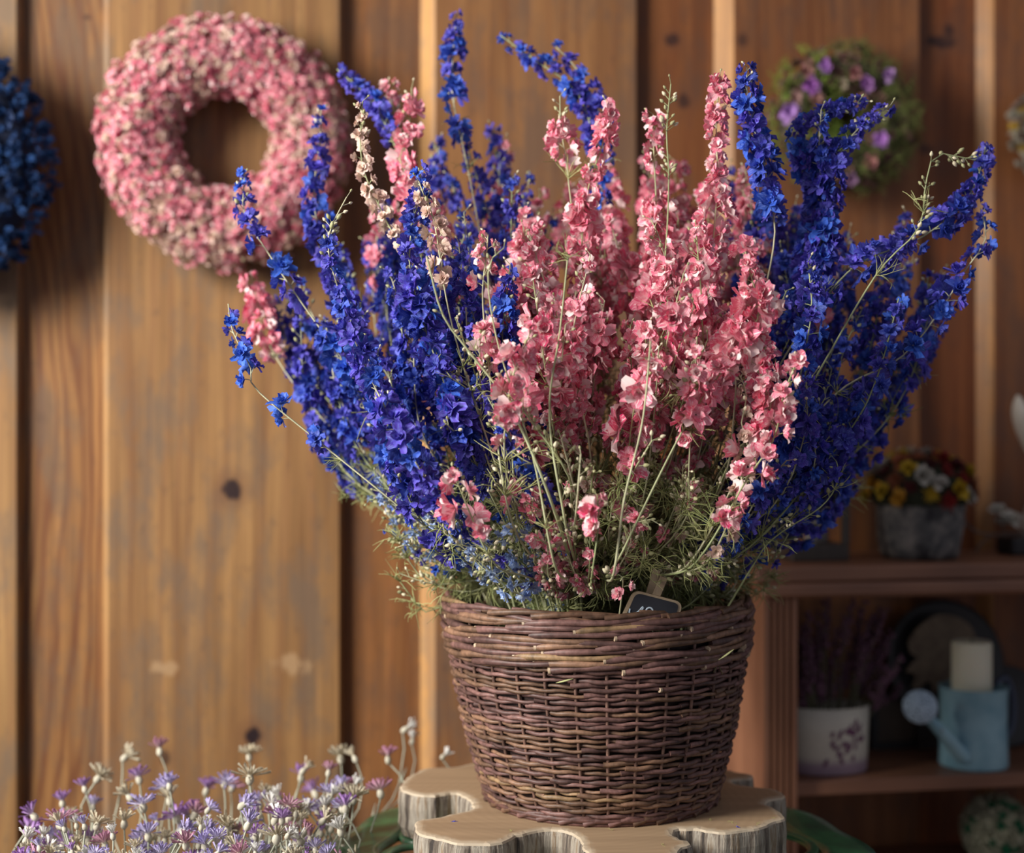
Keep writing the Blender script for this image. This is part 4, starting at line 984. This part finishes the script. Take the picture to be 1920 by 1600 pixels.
    # leaning round wooden plaque with leaf + second dark plaque + small dark frame
    v=.075; u=onshelf(1768,v); root=wthing('round_plaque','dark round plate with a tan dried leaf leaning behind the lavender on the middle shelf','plate',u,v,MIDZ+.0005)
    DKP=mat('dark_plate',(.020,.021,.024),.5); mb=MB(); lathe(mb,[(.001,.004),(.085,.004),(.098,.010),(.112,.014),(.113,.010),(.10,.0),(.001,0)],60)
    Rm=np.array(Matrix.Rotation(math.radians(80),3,'X')); mb.v=[q@Rm.T for q in mb.v]; off=np.array([0,.012,.1135+.095]) 
    mb.v=[q+[0,0,.1135+.045] for q in mb.v]; zmin=min(q[:,2].min() for q in mb.v); mb.v=[q-[0,0,zmin-.0455] for q in mb.v]; mb.obj('plate',DKP,root)
    mb=MB(); box(mb,(-.06,-.022,0),(.06,.030,.02),bev=.002); box(mb,(-.06,-.022,.0201),(.06,-.014,.05)); box(mb,(-.06,.026,.0201),(.06,.03,.1)); mb.obj('stand',DK,root,False)
    leaf=mat('dry_leaf',(.22,.165,.105),.8); n=N(leaf); n.color(n.ramp(n.noise(n.obj(),35,4,.6),[(.3,(.12,.09,.065)),(.7,(.24,.19,.13))])); mb=MB()
    ang=np.linspace(0,2*PI,48,endpoint=False); rad=.070+.008*np.sin(ang*5+1.2)*(np.sin(ang)<.2)+.012*np.sin(ang*13)*(np.sin(ang)<-.1)
    lf=np.c_[rad*np.cos(ang),np.full(48,-.001)+.004*np.sin(ang*5),rad*1.0*np.sin(ang)]; lf2=lf+[0,.0015,0]
    for q,fl in((lf,0),(lf2,1)): mb.add(np.vstack([q,q.mean(0)+[0,-.006,0]]),[[i,(i+1)%48,48] for i in range(48)])
    mb.v=[q+[-.012,-.026,.175] for q in mb.v]; 
    mb.obj('dried_leaf',leaf,root)
    v=.085; u=onshelf(1885,v); root=wthing('dark_plate','smaller dark round plate standing behind the pale blue watering can','plate',u,v,MIDZ+.0005)
    mb=MB(); lathe(mb,[(.001,.004),(.05,.004),(.066,.010),(.0735,.012),(.074,.008),(.06,.0),(.001,0)],48); mb.v=[q@Rm.T for q in mb.v]; zmin=min(q[:,2].min() for q in mb.v); mb.v=[q-[0,0,zmin] for q in mb.v]; mb.obj('plate',DKP,root)
    v=.075; u=onshelf(1688,v); root=wthing('picture_frame','small dark framed brown picture leaning behind the oval planter on the middle shelf','picture frame',u,v,MIDZ+.0005)
    mb=MB(); w,h=.058,.10
    for lo,hi in(((-w,-.008,0),(w,.004,.012)),((-w,-.008,h-.012),(w,.004,h)),((-w,-.008,.0121),(-w+.012,.004,h-.0121)),((w-.012,-.008,.0121),(w,.004,h-.0121))): box(mb,lo,hi,bev=.001)
    mb.obj('frame',DKP,root,False); mb=MB(); box(mb,(-w+.012,-.002,.012),(w-.012,.002,h-.012)); mb.obj('picture',wood_mat('brown_picture',(.10,.065,.045),(.05,.04,.03),(8,8,8)),root,False)
    # flower ball on the lower shelf
    v=.16; u=onshelf(1868,v); R=.062; zc=wl(1868,1556,v)[1]; 
    root=wthing('flower_ball','cream and green dried-flower ball on the lowest visible shelf at right','decorative ball',u,v,LOWZ+.0005)
    zc=LOWZ+.0005+R; 
    mb=MB(); lathe(mb,[(.028,0.0),(.030,.004),(.022,.02),(.020,.028),(.001,.03)],24); mb.obj('foot',mat('ball_foot',(.2,.17,.13),.8),root)
    core=MB(); th=np.linspace(-PI/2,PI/2,14); ZC=wl(1868,1556,v)[1]-LOWZ-.0005
    lathe(core,[(max(.0005,R*.88*math.cos(t)),R*.88*math.sin(t)) for t in th],28,c=(0,0,ZC)); core.obj('core',mat('ball_core',(.06,.09,.04),.9),root)
    mb=MB(); 
    for i in range(260):
        z=1-2*(i+.5)/260; a=i*2.399; s=math.sqrt(1-z*z); d=np.array([s*math.cos(a),s*math.sin(a),z]); g=r.random()<.16
        put(mb,TUFT[i%6] if False else PINK_T[i%9],d*R*.90+[0,0,ZC],norm(d+r.normal(0,.2,3)),.009,r.random()*6,np.array([.02,.20,.09]) if g else np.array([.50,.50,.36])*r.uniform(.75,1.1))
    o=mb.obj('blossom_cover',vcol_mat('cream_blossom',.7,.2),root); o['kind']='stuff'
    if ZC-R>.03:
        mb=MB(); tube(mb,[(0,0,.02),(0,0,ZC-R*.85)],.006,8,(1,1,1)); mb.obj('stick',DK,root)
shelf_things()

# ------------------------------------------------------------------ dried everlastings at lower left
def everlastings():
    r=np.random.default_rng(55)
    Z=mat('zinc',(.35,.36,.37),.45,Metallic=.8); c=np.array([-.455,1.80])
    root=thing('florist_bucket','tall zinc florist bucket below the small lilac everlastings','bucket',(c[0],c[1],0)); mb=MB()
    H=.58; lathe(mb,[(.001,0),(.12,0),(.125,.01),(.155,H-.01),(.162,H),(.158,H+.003),(.152,H-.004),(.12,.02),(.001,.016)],56); mb.obj('body',Z,root)
    mb=MB()
    for z,rr in((.1,.1305),(H-.06,.1515)): a=np.linspace(0,2*PI,60,endpoint=False); tube(mb,np.c_[np.cos(a)*rr,np.sin(a)*rr,np.full(60,z)],.003,6,closed=True)
    mb.obj('hoop',Z,root)
    ST=vcol_mat('everlasting_stem',.8,.2,50); HD=vcol_mat('everlasting_bract',.6,.15,200,.2)
    kinds={'purple':((.40,.20,.56),(.66,.52,.74)),'lilac':((.45,.38,.74),(.84,.82,.92)),'cream':((.66,.60,.46),(.55,.48,.34)),'white':((.88,.88,.86),(.72,.70,.64)),'rose':((.55,.26,.42),(.60,.46,.44))}
    LB={'purple':'small vivid purple everlasting on a woolly stem at lower left','lilac':'small pale lilac star-shaped everlasting at lower left','cream':'small straw-coloured everlasting dried to cream at lower left','white':'small white everlasting at lower left','rose':'small dusky rose everlasting at lower left'}
    fixed=[(300,1415,'rose',1,'rosy everlasting rising highest in front of the dark knot at lower left'),(230,1425,'cream',0,'tall pale brown everlasting left of the rosy one'),(468,1425,'cream',0,'upper of the two cream everlastings below the round wood hole'),(468,1468,'cream',2,'lower of the two cream everlastings below the round wood hole'),
      (420,1475,'lilac',2,'lilac star-shaped everlasting just left of the two cream ones'),(755,1372,'white',3,'tallest white everlasting beside the pale board edge'),(772,1395,'white',3,'second white everlasting just under the tallest one'),(828,1422,'white',3,'white everlasting right beside the wicker basket'),
      (262,1468,'purple',0,'purple everlasting in the upper left part of the group'),(180,1465,'cream',0,'grey cream everlasting leaning left above the purple ones'),(160,1485,'purple',1,'purple everlasting leaning left under the grey cream one'),(118,1512,'purple',1,'purple everlasting at the left side of the group'),(50,1565,'purple',1,'leftmost purple everlasting of the group'),
      (270,1520,'lilac',2,'large lilac everlasting spread open at left centre'),(180,1555,'cream',2,'large cream everlasting spread open at left'),(385,1490,'purple',1,'violet everlasting touching the lilac star at its left'),(318,1480,'lilac',1,'small bluish everlasting below the rosy one'),(450,1515,'lilac',1,'blue-lilac everlasting under the lower cream one'),(488,1515,'lilac',1,'small lilac everlasting right of the blue-lilac one'),
      (565,1465,'purple',1,'purple everlasting right of the two cream ones'),(565,1450,'cream',3,'pale bud right above the purple everlasting'),(640,1430,'cream',0,'pale everlasting in front of the dark board shadow'),(668,1428,'cream',3,'pale bud right beside the one in the dark board shadow'),(728,1430,'rose',1,'faint rose everlasting left of the tallest white stem'),(540,1540,'cream',2,'open straw-coloured everlasting near the middle'),(615,1455,'rose',1,'rose everlasting left of the pale ones in the dark shadow')]
    items=[(x,y,k,s,l,None) for x,y,k,s,l in fixed]
    for i in range(175):
        x=r.uniform(40,735); top=np.interp(x,[40,150,260,480,600,735],[1565,1500,1480,1470,1455,1470]); y=top+r.uniform(0,1)**.75*165+6
        if y>1640: y=r.uniform(1530,1640)
        if x>655 and y>1500: x-=120*r.random()+20
        k=str(r.choice(['purple','lilac','cream','white','rose'],p=[.17,.24,.26,.22,.11])); items.append((x,y,k,int(r.choice([0,1,2,3],p=[.25,.4,.12,.23])),LB[k],k+' everlastings at lower left'))
    for x,y,k,s,lab,grp in items:
        fr=np.clip((y-1400)/240,0,1); Y=2.10-.46*fr+r.normal(0,.06); Y=float(np.clip(Y,1.60,2.15))
        tip=P(x,y,Y); b=c+np.array([np.clip((tip[0]-c[0])*.35,-.11,.11),np.clip((tip[1]-c[1])*.3,-.11,.11)]); base=np.array([b[0],b[1],.40])
        rt=thing('everlasting_flower',lab,'dried flower',base,0,grp)
        m=(base+tip)/2+np.array([(tip[0]-c[0])*.12,0,.03])+r.normal(0,.010,3); m2=tip-np.array([r.normal(0,.012),0,.04])
        mouth=np.array([c[0]+(b[0]-c[0])*1.2,c[1]+(b[1]-c[1])*1.2,.60]); p=spline([base,mouth,m*.5+m2*.5,m2,tip],22)-base
        mb=MB(); sc_=np.array([.46,.48,.38])*r.uniform(.8,1.15); tube(mb,p,np.linspace(.0015,.0012,22),5,sc_)
        for q in range(2):
            i0=int(r.integers(9,19)); d=norm([r.normal(0,.6),r.normal(0,.6),1]); tube(mb,[p[i0],p[i0]+d*.012,p[i0]+d*.024+[0,0,.004]],[.0012,.0018,.0004],4,sc_,False)
        mb.obj('stem',ST,rt)
        d=norm(norm(p[-1]-p[-4])+r.normal(0,.38,3)*np.array([1,.6,.5])); S=r.uniform(.0105,.0150)*(1.15 if s==2 else 1)*(.85 if s==3 else 1)*(Y/1.7)
        mb=MB(); put(mb,BUD,p[-1]+d*S*.25,d,S*.52,0,np.array([.58,.55,.44])*r.uniform(.85,1.1)); mb.obj('calyx',ST,rt)
        t0,t1=kinds[k]; t0=np.array(t0)*r.uniform(.8,1.15); t1=np.array(t1)
        cf=lambda pv,t0=t0,t1=t1: t1*(1-np.clip(pv[:,1:2],0,1))+t0*np.clip(pv[:,1:2],0,1)
        mb=MB(); put(mb,STAR[s],p[-1]+d*S*.45,d,S*1.25,r.random()*6,cf); mb.obj('flower_head',HD,rt)
everlastings()

# ------------------------------------------------------------------ scraps caught in the weave
def weave_scraps():
    G=mat('straw_scrap',(.50,.52,.24),.7)
    for a,b,lab,cat in (((1376,1218),(1347,1238),'pale green leaf sliver stuck in the right of the basket border','plant scrap'),((1075,1273),(1042,1281),'green stem sliver caught in the weave left of centre','plant scrap')):
        mid=(np.array(a)+np.array(b))/2; dx=(mid[0]-960)/F*1.68-BASKET[0]; Y=BASKET[1]-math.sqrt(max(.0,.2065**2-dx*dx)); 
        if lab.startswith('pale'): Y-=.004
        A=P(*a,Y); B=P(*b,Y); o=A.copy(); mb=MB(); tube(mb,spline([A-o,(A+B)/2-o+[0,-.0015,0],B-o],10),np.array([.0004,.0012,.0018,.0021,.0022,.0021,.0018,.0014,.0008,.0003]),5,squash=.5)
        ob=mb.obj('leaf_sliver',G); ob.location=Vector(o); tag(ob,lab,cat)
weave_scraps()

# ------------------------------------------------------------------ light, camera
def area(name,loc,tgt,size,power,color):
    l=bpy.data.lights.new(name,'AREA'); l.shape='RECTANGLE'; l.size,l.size_y=size; l.energy=power; l.color=color
    l.spread=math.radians(115); o=bpy.data.objects.new(name,l); COL.objects.link(o); o.location=loc; o.rotation_euler=(Vector(tgt)-Vector(loc)).to_track_quat('-Z','Y').to_euler(); return o
area('window_daylight',(-2.2,.50,2.10),(-.45,2.1,1.25),(1.0,1.3),72,(1.,.95,.88))
w=bpy.data.worlds.new('World'); bpy.context.scene.world=w; w.use_nodes=True
w.node_tree.nodes['Background'].inputs[0].default_value=(.80,.78,.88,1); w.node_tree.nodes['Background'].inputs[1].default_value=.30
cam=bpy.data.cameras.new('camera'); co=bpy.data.objects.new('camera',cam); COL.objects.link(co); co.location=(0,0,CZ); co.rotation_euler=(PI/2,0,0)
cam.sensor_width=36; cam.sensor_fit='HORIZONTAL'; cam.lens=36*F/1920; cam.dof.use_dof=True; cam.dof.focus_distance=1.66; cam.dof.aperture_fstop=2.0; cam.dof.aperture_blades=0
cam.clip_start=.05
sc=bpy.context.scene; sc.camera=co
sc.view_settings.view_transform='Standard'; sc.view_settings.look='None'; sc.view_settings.exposure=0; sc.view_settings.gamma=1
